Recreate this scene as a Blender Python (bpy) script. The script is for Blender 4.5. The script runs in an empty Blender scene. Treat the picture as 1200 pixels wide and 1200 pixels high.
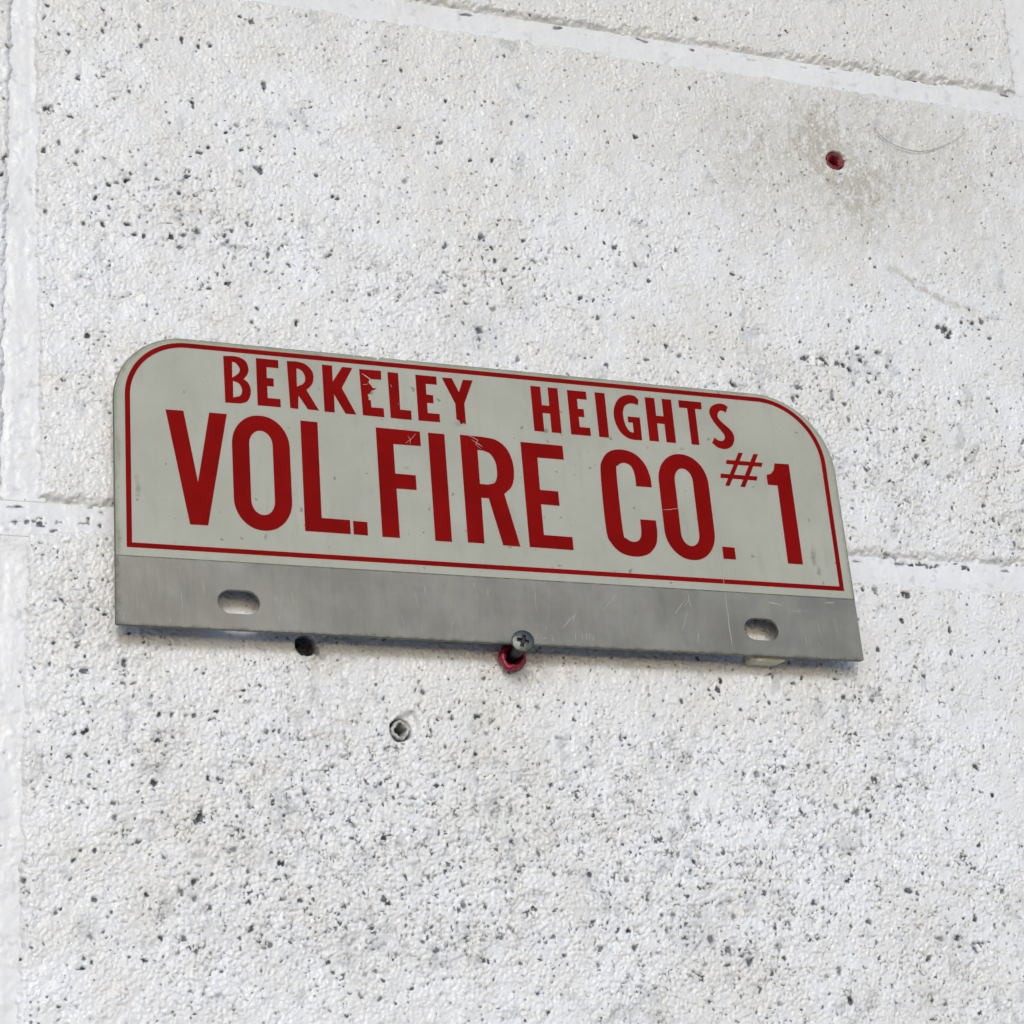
import bpy, bmesh, math, random
import numpy as np
from mathutils import Vector, Matrix

random.seed(4)
C = bpy.context.scene.collection
sc = bpy.context.scene
MM = 0.001
Z0 = 1.624                    # height of the bed joint below the middle course, metres


def W(x, y, z):
    """wall millimetres -> world metres (x along the wall, y into it, z up)"""
    return Vector((x * MM, y * MM, z * MM + Z0))


# ------------------------------------------------------------------ camera
cam_d = bpy.data.cameras.new('camera')
cam = bpy.data.objects.new('camera', cam_d)
C.objects.link(cam)
cam_d.sensor_width = 36.0
cam_d.lens = 2592.16 / 1200 * 36.0
cam_d.clip_start = 0.02
cam_d.clip_end = 200.0
_r = Vector((0.9337685464557732, -0.35501614507287443, -0.0451645700463124))
_d = Vector((0.06502434032155634, 0.29240462077870616, -0.9540814288691545))
_f = Vector((0.35192063993977235, 0.8879544326624295, 0.2961229283583497))
_m = Matrix((_r, -_d, -_f)).transposed().to_4x4()
_m.translation = W(-101.109, -682.187, -214.034)
cam.matrix_world = _m
sc.camera = cam

# ------------------------------------------------------------------ daylight
SUN_DIR = Vector((-0.27, -1.0, 0.38)).normalized()      # towards the sun
elev = math.asin(SUN_DIR.z)
azim = math.atan2(SUN_DIR.x, SUN_DIR.y)                 # clockwise from +Y
world = bpy.data.worlds.new('World')
sc.world = world
world.use_nodes = True
nt = world.node_tree
nt.nodes.clear()
sky = nt.nodes.new('ShaderNodeTexSky')
sky.sky_type = 'NISHITA'
sky.sun_disc = False
sky.sun_elevation = elev
sky.sun_rotation = azim
sky.air_density = 1.0
sky.dust_density = 0.8
sky.ozone_density = 1.0
bg = nt.nodes.new('ShaderNodeBackground')
bg.inputs['Strength'].default_value = 0.15
wo = nt.nodes.new('ShaderNodeOutputWorld')
nt.links.new(sky.outputs[0], bg.inputs[0])
nt.links.new(bg.outputs[0], wo.inputs[0])

sun_d = bpy.data.lights.new('sun', 'SUN')
sun_d.energy = 0.95
sun_d.angle = math.radians(11)
sun_d.color = (1.0, 0.982, 0.96)
sun = bpy.data.objects.new('sun', sun_d)
C.objects.link(sun)
sun.location = W(0, -2000, 2000)
sun.rotation_euler = SUN_DIR.to_track_quat('Z', 'Y').to_euler()

sc.view_settings.view_transform = 'Standard'
sc.view_settings.look = 'None'
sc.view_settings.exposure = 0.22
sc.view_settings.gamma = 1.0
sc.view_settings.use_curve_mapping = False

# ------------------------------------------------------------------ numpy noise
_rng = np.random.RandomState(11)
_perm = _rng.permutation(512).astype(np.int32)
_ang = _rng.rand(512) * 2 * np.pi
_gx, _gy = np.cos(_ang).astype(np.float32), np.sin(_ang).astype(np.float32)


def perlin(x, y, s, seed=0, sy=None):
    """gradient noise, about -1..1, feature size s (and sy) in mm"""
    x = x / s + seed * 17.3
    y = y / (sy or s) + seed * 7.7
    xi = np.floor(x).astype(np.int32)
    yi = np.floor(y).astype(np.int32)
    fx = (x - xi).astype(np.float32)
    fy = (y - yi).astype(np.float32)

    def g(ix, iy, dx, dy):
        k = _perm[(_perm[(ix + seed * 31) & 511] + iy) & 511]
        return _gx[k] * dx + _gy[k] * dy
    u = fx * fx * fx * (fx * (fx * 6 - 15) + 10)
    v = fy * fy * fy * (fy * (fy * 6 - 15) + 10)
    a = g(xi, yi, fx, fy); b = g(xi + 1, yi, fx - 1, fy)
    c = g(xi, yi + 1, fx, fy - 1); d = g(xi + 1, yi + 1, fx - 1, fy - 1)
    return ((a + (b - a) * u) * (1 - v) + (c + (d - c) * u) * v) * 1.5


def worley(x, y, s, seed, rmin, rmax, density):
    """soft round spots: one candidate per cell of size s, kept with probability density (array)"""
    xi = np.floor(x / s).astype(np.int32)
    yi = np.floor(y / s).astype(np.int32)
    best = np.zeros_like(x, dtype=np.float32)
    rs = np.random.RandomState(seed)
    tx, ty, tr, tk = [rs.rand(512).astype(np.float32) for _ in range(4)]
    for ox in (-1, 0, 1):
        for oy in (-1, 0, 1):
            cx, cy = xi + ox, yi + oy
            k = _perm[(_perm[(cx + seed) & 511] + cy) & 511]
            dx = x - (cx + tx[k]) * s
            dy = y - (cy + ty[k]) * s
            r = rmin + (rmax - rmin) * tr[k] ** 2
            dd = np.sqrt(dx * dx + dy * dy)
            val = np.clip((r - dd) / 0.35 + 0.5, 0, 1) * (tk[k] < density)
            best = np.maximum(best, val)
    return best


def cells(x, y, s, seed, sy=None):
    """distances to the nearest and second nearest grain centre, in units of the cell, and a value per grain"""
    sy = sy or s
    px, py = x / s, y / sy
    xi = np.floor(px).astype(np.int32)
    yi = np.floor(py).astype(np.int32)
    rs = np.random.RandomState(seed)
    tx, ty, tv = [rs.rand(512).astype(np.float32) for _ in range(3)]
    f1 = np.full(x.shape, 9.0, dtype=np.float32); f2 = f1.copy(); vv = np.zeros(x.shape, dtype=np.float32)
    for ox in (-1, 0, 1):
        for oy in (-1, 0, 1):
            cx, cy = xi + ox, yi + oy
            k = _perm[(_perm[(cx + seed) & 511] + cy) & 511]
            d = np.hypot(px - (cx + tx[k]), py - (cy + ty[k]))
            near = d < f1
            f2 = np.where(near, f1, np.minimum(f2, d))
            vv = np.where(near, tv[k], vv)
            f1 = np.where(near, d, f1)
    return f1, f2, vv


def sstep(a, b, t):
    t = np.clip((t - a) / (b - a), 0, 1)
    return t * t * (3 - 2 * t)


def gauss(x, z, cx, cz, rx, rz=None):
    rz = rz or rx
    return np.exp(-((x - cx) / rx) ** 2 - ((z - cz) / rz) ** 2)


# single voids in the concrete that the paint did not fill: x, z, radius (mm), darkness
PITS = np.array([[98.2, -39.8, 1.5, 0.6], [99.6, -41.4, 1.1, 0.5], [97.4, -42.3, 0.8, 0.5]] + [[13.6, 168.3, 1.01, 1.0], [7.1, 146.2, 1.4, 1.0], [25.2, 178.4, 0.62, 1.0], [25.7, 187.0, 0.55, 1.0], [6.2, 185.6, 0.5, 1.0], [5.4, 180.1, 0.5, 1.0], [39.0, 175.1, 0.7, 1.0], [53.4, 179.5, 0.7, 1.0], [63.3, 178.7, 0.78, 1.0], [59.1, 177.8, 0.62, 1.0], [78.1, 191.0, 1.01, 1.0], [74.2, 192.1, 0.5, 1.0], [34.7, 156.5, 0.5, 1.0], [40.8, 177.5, 1.17, 0.5], [10.9, 133.9, 0.5, 1.0], [17.4, 131.2, 0.5, 1.0], [17.0, 158.6, 0.5, 1.0], [14.7, 144.2, 0.5, 1.0], [72.6, 148.5, 1.01, 0.6], [33.8, 122.2, 0.62, 1.0], [30.9, 121.8, 0.55, 1.0], [24.1, 115.0, 0.7, 1.0], [28.1, 111.9, 0.55, 1.0], [7.2, 107.9, 0.55, 1.0], [34.6, 106.4, 0.7, 1.0], [36.8, 102.8, 0.78, 1.0], [40.1, 102.4, 0.62, 1.0], [49.6, 103.9, 0.86, 1.0], [53.8, 104.8, 0.7, 1.0], [58.2, 106.5, 1.32, 0.8], [52.5, 99.9, 0.62, 1.0], [26.3, 105.4, 0.7, 1.0], [19.5, 105.0, 0.5, 1.0], [52.2, 119.7, 0.7, 1.0], [62.3, 138.9, 0.55, 1.0], [59.7, 136.5, 0.55, 1.0], [2.6, 115.8, 0.93, 0.5], [-7.1, 125.5, 0.86, 1.0], [-7.3, 119.2, 0.86, 1.0], [-7.3, 167.5, 0.5, 1.0], [-5.9, 96.9, 0.55, 1.0], [55.5, 126.8, 0.5, 1.0], [76.1, 111.4, 0.7, 1.0], [69.3, 104.2, 0.55, 1.0], [57.1, 154.2, 0.55, 1.0], [1.2, 133.0, 0.55, 0.6], [26.7, 181.1, 0.5, 1.0], [38.6, 182.2, 0.5, 1.0], [10.6, 175.2, 0.5, 1.0], [13.5, 175.3, 0.5, 1.0], [81.2, 132.4, 1.09, 1.0], [82.5, 165.8, 0.93, 1.0], [79.4, 133.5, 0.62, 1.0], [83.5, 101.1, 0.7, 1.0], [105.0, 102.7, 0.78, 1.0], [91.1, 97.9, 0.78, 1.0], [93.3, 75.6, 0.7, 1.0], [76.9, 75.0, 0.5, 1.0], [107.1, 125.9, 0.93, 1.0], [109.1, 125.1, 0.62, 1.0], [148.7, 111.9, 0.62, 1.0], [134.2, 135.2, 0.93, 0.6], [148.7, 153.2, 0.7, 1.0], [160.3, 80.3, 1.4, 0.5], [21.4, 64.0, 0.7, 1.0], [7.1, 107.8, 0.5, 1.0], [14.7, 144.4, 0.5, 1.0], [76.1, 111.4, 0.55, 1.0], [119.4, 89.8, 0.5, 1.0], [9.8, 74.5, 0.5, 1.0], [101.3, 133.1, 0.5, 1.0], [56.7, 155.4, 0.5, 1.0], [67.7, 94.5, 0.5, 1.0], [62.5, 85.9, 0.55, 1.0], [162.7, 116.9, 0.78, 0.7], [171.2, 104.5, 0.62, 1.0], [155.1, 90.0, 0.62, 1.0], [178.7, 117.1, 0.73, 1.0], [148.5, 111.6, 0.73, 1.0], [166.6, 112.8, 0.73, 1.0], [164.5, 112.1, 0.5, 1.0], [162.2, 116.6, 0.62, 1.0], [182.8, 110.0, 0.93, 0.7], [188.5, 113.9, 0.73, 0.6], [162.9, 108.3, 0.5, 1.0], [167.0, 107.7, 0.5, 1.0], [170.4, 104.7, 0.52, 1.0], [169.6, 99.9, 0.62, 1.0], [155.4, 97.5, 0.5, 1.0], [165.9, 89.3, 1.25, 0.6], [160.1, 80.5, 1.35, 0.8], [159.9, 76.7, 0.73, 1.0], [155.1, 90.0, 0.5, 1.0], [154.3, 82.7, 0.5, 1.0], [206.7, 89.7, 0.73, 1.0], [240.4, 120.8, 0.52, 1.0], [233.4, 81.8, 1.04, 1.0], [238.4, 78.4, 1.04, 0.7], [258.8, 122.8, 0.62, 0.7], [229.0, 89.2, 0.5, 1.0], [260.8, 97.0, 0.5, 1.0], [256.3, 78.4, 0.52, 1.0], [209.0, 71.7, 0.83, 1.0], [204.9, 97.0, 0.52, 1.0], [186.0, 97.0, 0.5, 1.0], [182.9, 102.8, 0.5, 1.0], [226.6, 165.7, 0.62, 1.0], [159.7, 146.9, 0.52, 1.0], [168.0, 147.8, 0.5, 1.0], [147.8, 152.5, 0.73, 0.8], [169.6, 171.7, 0.5, 1.0], [180.1, 179.7, 0.93, 0.5], [176.6, 164.6, 0.5, 1.0], [250.9, 189.6, 0.5, 1.0], [231.0, 179.4, 0.62, 0.5], [174.2, 71.1, 0.93, 0.7], [148.0, 101.1, 0.52, 0.7], [259.1, 68.9, 1.14, 1.0], [251.5, 68.6, 0.52, 1.0], [228.5, 116.9, 0.5, 1.0], [205.0, 155.7, 0.5, 0.7], [232.8, 154.1, 0.5, 0.7], [143.8, 147.4, 0.5, 1.0], [280.5, 171.9, 1.77, 0.35], [353.2, 100.3, 1.36, 1.0], [355.2, 98.4, 1.27, 1.0], [350.5, 101.1, 0.91, 1.0], [366.0, 104.0, 0.73, 1.0], [370.5, 105.1, 0.91, 1.0], [373.3, 98.9, 0.82, 0.8], [361.5, 104.3, 0.82, 1.0], [362.6, 98.8, 0.5, 1.0], [333.5, 92.6, 0.64, 0.8], [311.4, 99.8, 0.64, 1.0], [289.3, 88.8, 0.82, 1.0], [290.3, 82.4, 0.91, 1.0], [298.0, 83.1, 1.0, 1.0], [299.4, 81.2, 0.82, 1.0], [303.7, 81.6, 0.73, 1.0], [306.9, 81.4, 0.82, 1.0], [309.0, 79.6, 0.91, 1.0], [314.9, 83.7, 0.82, 1.0], [313.5, 88.6, 0.64, 1.0], [322.6, 88.0, 1.18, 0.8], [325.8, 82.2, 0.82, 0.7], [318.4, 79.0, 0.55, 1.0], [320.4, 76.9, 0.55, 1.0], [316.1, 75.5, 0.5, 1.0], [300.7, 67.8, 1.36, 0.7], [298.3, 65.1, 0.55, 0.6], [283.7, 65.6, 1.09, 1.0], [285.8, 66.2, 0.64, 1.0], [260.2, 68.8, 0.82, 1.0], [261.0, 97.0, 0.5, 1.0], [372.9, 68.8, 0.82, 1.0], [370.0, 73.0, 0.55, 0.8], [340.5, 58.3, 0.73, 0.6], [333.4, 57.7, 0.55, 0.6], [334.8, 46.3, 0.73, 1.0], [319.1, 50.0, 1.54, 0.4], [356.2, 47.0, 0.73, 0.8], [348.7, 39.9, 1.0, 0.6], [343.8, 34.6, 0.82, 0.6], [348.3, 27.5, 0.73, 1.0], [306.6, 32.4, 1.09, 0.6], [317.0, 20.5, 0.91, 0.6], [316.5, 36.0, 1.18, 0.35], [362.3, 29.5, 0.73, 1.0], [366.0, 24.3, 0.73, 1.0], [368.3, 22.4, 0.64, 1.0], [361.7, 22.5, 0.5, 1.0], [373.0, 19.8, 0.5, 1.0], [329.0, 28.6, 1.09, 0.6], [369.8, 36.5, 0.73, 0.7], [379.8, 44.7, 0.55, 1.0], [383.1, 56.7, 0.64, 1.0], [312.2, 40.1, 0.5, 1.0], [311.6, 34.7, 0.5, 0.7], [304.0, 17.2, 0.5, 1.0], [376.5, 110.5, 0.5, 0.7], [275.1, 109.6, 0.5, 0.8], [324.8, 123.3, 0.5, 0.8], [34.7, -45.8, 0.93, 1.0], [22.7, -67.9, 0.83, 1.0], [21.8, -68.6, 0.62, 1.0], [18.9, -69.0, 0.62, 0.8], [45.2, -70.7, 0.62, 1.0], [49.8, -69.4, 0.5, 1.0], [17.3, -76.2, 0.62, 1.0], [43.9, -84.4, 0.83, 1.0], [61.5, -82.3, 0.52, 1.0], [58.4, -95.1, 0.93, 1.0], [57.5, -96.0, 0.62, 1.0], [39.0, -102.8, 0.73, 1.0], [37.7, -103.4, 0.5, 1.0], [31.4, -91.1, 0.62, 1.0], [32.1, -95.5, 0.83, 0.7], [18.9, -108.9, 0.52, 1.0], [4.0, -115.5, 0.93, 0.7], [25.7, -120.8, 0.62, 1.0], [14.1, -124.9, 0.62, 1.0], [52.9, -118.3, 1.04, 0.8], [56.5, -115.6, 1.04, 0.9], [57.0, -120.5, 0.73, 0.8], [62.4, -122.9, 0.52, 1.0], [69.3, -105.3, 1.04, 0.7], [24.8, -131.8, 1.14, 0.6], [75.0, -130.2, 1.04, 0.8], [90.9, -120.8, 0.73, 1.0], [85.9, -109.2, 0.52, 1.0], [80.9, -135.0, 0.73, 0.7], [41.0, -139.2, 0.62, 1.0], [24.9, -140.2, 0.62, 1.0], [22.7, -141.6, 0.5, 1.0], [53.8, -132.8, 0.73, 1.0], [79.8, -80.5, 0.83, 0.5], [71.3, -84.4, 0.52, 0.7], [82.8, -66.7, 0.73, 0.8], [80.9, -66.6, 0.5, 1.0], [16.0, -63.2, 0.52, 0.7], [22.9, -62.5, 0.52, 0.7], [1.6, -54.6, 0.62, 1.0], [2.1, -50.1, 0.62, 1.0], [33.8, -52.6, 0.5, 1.0], [37.2, -53.0, 0.5, 1.0], [25.2, -86.7, 0.5, 1.0], [42.5, -59.1, 0.62, 0.6], [45.7, -62.6, 0.5, 1.0], [49.8, -62.5, 0.5, 1.0], [57.1, -62.4, 0.5, 1.0], [19.3, -41.1, 0.73, 1.0], [12.1, -40.5, 0.52, 1.0], [21.3, -106.3, 0.5, 1.0], [25.8, -105.8, 0.5, 1.0], [37.8, -79.3, 0.5, 1.0], [88.4, -102.3, 0.73, 0.6], [1.3, -87.9, 0.5, 1.0], [-2.8, -104.4, 0.5, 1.0], [36.0, -36.4, 0.62, 1.0], [153.8, -59.5, 0.83, 1.0], [144.4, -60.3, 0.62, 0.9], [134.2, -51.3, 1.04, 0.7], [120.7, -54.1, 0.5, 1.0], [168.0, -55.8, 0.5, 1.0], [156.3, -65.5, 0.73, 0.6], [175.2, -55.9, 0.62, 0.6], [141.5, -70.3, 0.5, 1.0], [145.7, -76.9, 0.5, 1.0], [151.9, -72.3, 0.5, 1.0], [147.7, -83.9, 0.5, 1.0], [187.6, -85.5, 0.5, 1.0], [189.9, -89.6, 0.73, 0.5], [163.7, -101.4, 1.14, 0.7], [164.9, -98.6, 0.52, 0.6], [203.9, -130.8, 0.73, 1.0], [190.6, -112.3, 0.93, 0.8], [184.0, -112.1, 0.83, 0.6], [136.5, -136.6, 0.93, 0.8], [145.9, -122.0, 0.83, 0.7], [115.2, -143.2, 0.73, 0.8], [126.7, -113.4, 0.62, 1.0], [119.0, -109.8, 0.62, 0.8], [108.8, -96.6, 0.83, 0.6], [152.2, -133.9, 0.73, 0.7], [176.2, -132.9, 0.73, 0.8], [193.3, -136.4, 0.62, 1.0], [216.3, -125.6, 0.62, 1.0], [221.0, -125.6, 0.93, 0.8], [223.6, -105.0, 1.04, 0.6], [114.7, -129.5, 0.52, 1.0], [105.4, -122.6, 0.62, 1.0], [127.9, -148.7, 0.5, 1.0], [116.4, -151.6, 0.62, 0.8], [170.2, -150.9, 0.62, 0.8], [110.3, -150.7, 0.83, 0.7], [156.9, -128.0, 0.52, 1.0], [208.3, -142.5, 0.52, 0.7], [146.1, -115.4, 0.73, 0.6], [165.6, -134.9, 1.25, 0.25], [165.7, -131.7, 1.04, 0.25], [205.6, -65.2, 0.83, 0.7], [188.6, -59.4, 0.52, 1.0], [116.9, -83.4, 0.52, 0.7], [173.4, -109.8, 0.5, 0.8], [328.5, -38.8, 0.8, 1.0], [325.0, -35.4, 0.69, 0.9], [309.0, -44.2, 0.8, 0.8], [305.3, -48.4, 0.91, 0.7], [277.1, -41.4, 0.69, 1.0], [274.0, -43.8, 0.57, 1.0], [290.7, -41.5, 0.5, 1.0], [293.9, -47.7, 0.69, 0.9], [263.4, -50.8, 0.57, 1.0], [271.0, -49.6, 0.51, 1.0], [252.0, -53.9, 0.5, 1.0], [345.7, -71.7, 1.03, 1.0], [243.2, -72.8, 0.57, 1.0], [251.3, -76.5, 0.8, 0.8], [256.2, -76.9, 1.14, 0.7], [259.2, -76.8, 0.57, 0.8], [277.4, -73.4, 0.8, 0.8], [266.6, -73.9, 0.57, 1.0], [262.3, -83.9, 1.03, 0.5], [286.7, -86.8, 1.03, 0.7], [294.7, -88.9, 1.37, 0.7], [303.1, -92.4, 0.57, 1.0], [312.1, -97.7, 0.8, 0.7], [290.0, -104.2, 0.57, 1.0], [229.7, -107.5, 0.57, 1.0], [259.4, -109.0, 0.8, 0.7], [231.4, -115.9, 0.51, 1.0], [334.8, -106.7, 0.57, 1.0], [330.2, -107.3, 0.69, 0.7], [313.1, -116.9, 1.03, 0.9], [295.6, -128.1, 1.14, 0.8], [243.5, -126.2, 1.14, 0.6], [242.2, -120.9, 1.14, 0.6], [234.7, -133.5, 1.26, 0.7], [240.9, -137.2, 1.71, 0.8], [248.2, -141.1, 0.8, 1.0], [239.9, -142.1, 0.69, 1.0], [261.4, -140.0, 0.91, 0.8], [264.3, -128.3, 0.8, 0.7], [338.8, -126.7, 0.91, 1.0], [331.0, -133.3, 0.8, 1.0], [323.3, -133.3, 1.14, 0.6], [318.7, -140.3, 1.03, 0.8], [337.5, -137.7, 1.03, 1.0], [331.2, -136.6, 0.57, 1.0], [285.4, -154.4, 1.26, 0.9], [318.2, -154.8, 1.03, 0.8], [282.2, -144.3, 1.14, 0.7], [231.9, -154.3, 0.69, 1.0], [351.8, -116.7, 0.8, 0.8], [344.1, -100.5, 0.51, 1.0], [319.5, -111.3, 0.51, 1.0], [339.9, -43.6, 0.5, 1.0], [232.1, -84.0, 0.69, 0.9], [267.6, -119.2, 0.8, 0.6], [238.8, -104.9, 0.69, 0.6], [258.8, -155.1, 0.91, 0.6], [341.0, -28.2, 0.5, 1.0], [347.0, -128.9, 0.8, 0.7], [351.0, -128.4, 0.69, 0.6], [228.1, -90.0, 0.69, 0.6], [307.1, -142.4, 0.57, 0.6], [328.3, 4.0, 1.56, 0.9], [332.0, 4.3, 1.56, 0.9], [335.6, 3.8, 1.56, 0.9], [339.0, 4.3, 1.25, 0.9], [351.2, 4.4, 1.4, 0.9], [352.9, 3.8, 1.09, 0.9], [324.0, -8.3, 1.25, 1.0], [317.7, 6.7, 1.4, 0.8], [305.9, -6.4, 0.93, 1.0], [311.3, -6.4, 1.09, 0.6], [341.1, -20.5, 0.93, 1.0], [-1.3, -1.3, 1.25, 0.7], [-0.2, -0.9, 0.93, 0.8], [7.1, -1.0, 2.18, 0.7], [11.2, -3.6, 1.25, 0.8], [2.5, -1.0, 1.25, 0.7], [13.3, -0.3, 1.25, 0.6], [21.5, -0.1, 1.4, 0.6], [26.4, -0.6, 1.09, 0.7], [22.8, 2.0, 1.25, 0.7], [7.9, -1.8, 1.25, 0.7], [177.5, 196.9, 3.11, 0.35]], dtype=np.float32)
# drilled holes: x, z, radius, depth
HOLES = [(94.3, -37.4, 3.4, 9.0), (166.9, -39.2, 3.9, 7.0), (312.0, 167.1, 3.7, 7.0), (126.3, -64.7, 3.7, 7.0)]
# where the block is rougher (open texture): x, z, rx, rz, weight
ROUGH = [(64, 119, 26, 14, 1.0), (90, 101, 30, 14, .9), (161, 100, 34, 22, .9), (311, 84, 30, 14, .9),
         (322, 40, 42, 30, 1.0), (91, -105, 60, 45, 1.0), (243, -130, 45, 35, 1.1), (298, -60, 40, 45, .9),
         (164, -115, 60, 40, .9), (320, -130, 50, 40, 1.0), (20, -30, 20, 25, .8), (45, -60, 40, 30, .55),
         (240, 95, 40, 14, .6), (40, 170, 30, 12, .3), (110, 170, 60, 20, .3), (380, 30, 30, 40, .8),
         (120, -85, 50, 22, .6), (230, -70, 70, 35, .6), (375, 240, 30, 20, .5)]

# smudges of thin paint: x, z, radius, weight
THIN = [(163.7, -100.9, 3.6, 0.7), (164.6, -132.5, 3.3, 0.45), (230.2, -130.4, 8.5, 0.6), (248.2, -107.2, 3.0, 0.4), (328.3, -133.5, 5.9, 0.5), (349.9, 194.0, 3.3, 0.5), (324.7, 194.2, 5.2, 0.5), (334.5, 160.1, 4.6, 0.35), (368.5, 120.3, 4.6, 0.4), (293.1, 46.8, 5.9, 0.5), (318.5, 47.2, 3.0, 0.7), (320.5, 32.1, 5.9, 0.4), (176.3, 91.0, 7.2, 0.35), (162.8, 81.4, 7.2, 0.5), (62.8, -130.2, 4.6, 0.5), (23.0, -128.8, 4.6, 0.6), (215.9, -108.9, 4.6, 0.5), (190.6, -113.4, 3.9, 0.5), (127.5, -116.6, 3.3, 0.4), (76.7, -106.1, 6.6, 0.45), (309.3, -133.5, 3.9, 0.5), (318.9, -154.1, 4.6, 0.5), (166.3, -47.3, 5.2, 0.35), (161.0, 114.2, 3.3, 0.4), (180.6, 178.6, 2.6, 0.5), (231.0, 178.8, 2.3, 0.5), (279.2, 171.8, 3.9, 0.5), (109.9, 113.1, 3.3, 0.3), (5.5, -20.4, 3.3, 0.35), (0.3, -23.4, 2.6, 0.5), (85.2, -93.7, 5.9, 0.4), (247.4, -77.6, 3.3, 0.4), (90.1, -135.5, 6.6, 0.3)]


def relief(x, z):
    """painted block surface: returns height toward the viewer (mm), pit, dirt, tone"""
    x = x.astype(np.float32); z = z.astype(np.float32)
    # wandering coordinates make every spot irregular
    wx = x + 0.55 * perlin(x, z, 1.3, 3) + 0.8 * perlin(x, z, 4.5, 4)
    wz = z + 0.55 * perlin(x, z, 1.3, 5) + 0.8 * perlin(x, z, 4.5, 6)
    rough = 0.30 + 0.28 * perlin(x, z, 38, 7) + 0.22 * perlin(x, z, 14, 8)
    for (cx, cz, rx, rz, w) in ROUGH:
        rough = rough + 0.45 * w * gauss(x, z, cx, cz, rx, rz)
    rough = rough - 0.5 * gauss(x, z, 330, 150, 50, 30) - 0.25 * gauss(x, z, 200, 170, 90, 25)
    rough = rough + 0.16 * sstep(-40, -90, z) + 0.08 * sstep(-30, 20, z) * sstep(150, 110, z)
    rough = np.clip(rough, 0.03, 1.0)
    # grains of sand under the paint: rounded bumps with tight gaps, smoother where the paint is thick
    thick = sstep(-0.25, 0.55, perlin(x, z, 8, 16) + 0.5 * perlin(x, z, 21, 17) - 0.7 * (rough - 0.4))
    f1, f2, gv = cells(x + 0.35 * perlin(x, z, 1.1, 18), z + 0.35 * perlin(x, z, 1.1, 19), 1.5, 3, 1.8)
    grainy = 1 - 0.75 * thick
    bump1 = (1 - np.clip(f1 * 1.15, 0, 1) ** 2) * (0.25 + 0.75 * gv)
    g1, g2, gv2 = cells(x, z, 3.6, 23, 4.2)
    bump2 = (1 - np.clip(g1, 0, 1) ** 2) * (gv2 > 0.45) * gv2
    lump = perlin(wx, wz, 2.6, 10, 3.2)
    fine = perlin(x, z, 1.0, 12)
    swell = perlin(x, z, 16, 13) * 0.30 + perlin(x, z, 55, 14) * 0.35
    h = grainy * (0.22 + 0.33 * rough) * bump1 + 0.22 * bump2 * (0.4 + 0.6 * grainy) + 0.09 * lump + 0.05 * fine + swell
    # open gaps between grains that the roller passed over
    gap = 1 - sstep(0.05, 0.28, f2 - f1)
    where = perlin(x, z, 2.8, 20) * 0.8 + perlin(x, z, 6.5, 21) * 0.5
    thr = 0.92 - 0.84 * rough
    w1 = sstep(thr - 0.08, thr + 0.28, where)
    crev = perlin(wx, wz, 1.5, 24, 1.5) * 0.8 + perlin(x, z, 3.7, 25) * 0.5
    t2 = 1.02 - 0.56 * rough
    w2 = sstep(t2 - 0.05, t2 + 0.14, crev)
    shade = np.clip(0.60 + 0.6 * perlin(x, z, 5.0, 22), 0.2, 1)
    pit = np.maximum(gap * w1 * 0.8, w2) * shade
    depth = np.maximum(gap * (0.25 * grainy + 0.6 * w1), w2 * 0.8)
    p1 = worley(wx, wz, 1.9, 5, 0.14, 0.52, 0.07 + 0.40 * rough)
    p2 = worley(wx, wz, 11.0, 9, 0.45, 0.95, 0.05 + 0.22 * rough)
    pit = np.maximum(pit, np.maximum(p1 * (0.35 + 0.65 * shade), p2 * 0.9))
    depth = np.maximum(depth, np.maximum(p1 * 0.6, p2 * 0.9))
    dirt = np.zeros_like(x)
    lo = (x.min() - 6, x.max() + 6, z.min() - 6, z.max() + 6)
    pit = pit.copy(); depth = depth.copy()
    for (cx, cz, r, st) in PITS:
        if r < 2.2:
            r, st = r * 0.84, st * 0.92
        if not (lo[0] < cx < lo[1] and lo[2] < cz < lo[3]):
            continue
        m = np.nonzero((np.abs(x - cx) < r * 2 + 2) & (np.abs(z - cz) < r * 2 + 2))
        ax = x[m] - cx + 0.9 * (wx[m] - x[m]) ; az = z[m] - cz + 0.9 * (wz[m] - z[m])
        an = (cx * 7.31 + cz * 3.17) % 3.14
        ca, sa = math.cos(an), math.sin(an)
        el = 1.0 + 0.5 * ((cx * 13.7 + cz * 5.3) % 1.0)
        ax, az = (ax * ca + az * sa) / el, (-ax * sa + az * ca) * el ** 0.6
        d = np.sqrt(ax * ax + az * az) + 0.6 * r * perlin(x[m], z[m], 0.95, 30) + 0.35 * r * perlin(x[m], z[m], 2.3, 31) - 0.2
        v = np.clip((r - d) / (0.4 + 0.35 * r) + 0.5, 0, 1)
        pit[m] = np.maximum(pit[m], v * st)
        depth[m] = np.maximum(depth[m], v * min(2.2, 0.7 + r * 1.0) * st)
    # drips of old rust and grime round the fixings, plus the screw's painted shadow
    g = 1.0 * gauss(x, z, 304, 176, 9, 13) + 0.55 * gauss(x, z, 318, 158, 16, 11) + 0.4 * gauss(x, z, 322, 147, 9, 14)
    g = g + 0.55 * gauss(x, z, 330, 170, 70, 35) + 0.75 * gauss(x, z, 174, -42, 7, 5) + 0.6 * gauss(x, z, 98, -43, 9, 5)  # the patch at the screw's lower right is its shadow, painted in
    g = g + 0.4 * gauss(x, z, 98, -62, 18, 12) + 0.35 * gauss(x, z, 150, 75, 9, 16) + 0.35 * gauss(x, z, 270, 165, 14, 30)
    # streak running down to the right at the upper right
    t = (x - 333) / 36.0
    zc = 124 - 14 * t - 3 * np.sin(t * 3)
    g = g + 0.95 * np.exp(-((z - zc) / 1.6) ** 2) * sstep(-.15, .15, t) * (1 - sstep(0.75, 1.15, t))
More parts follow.
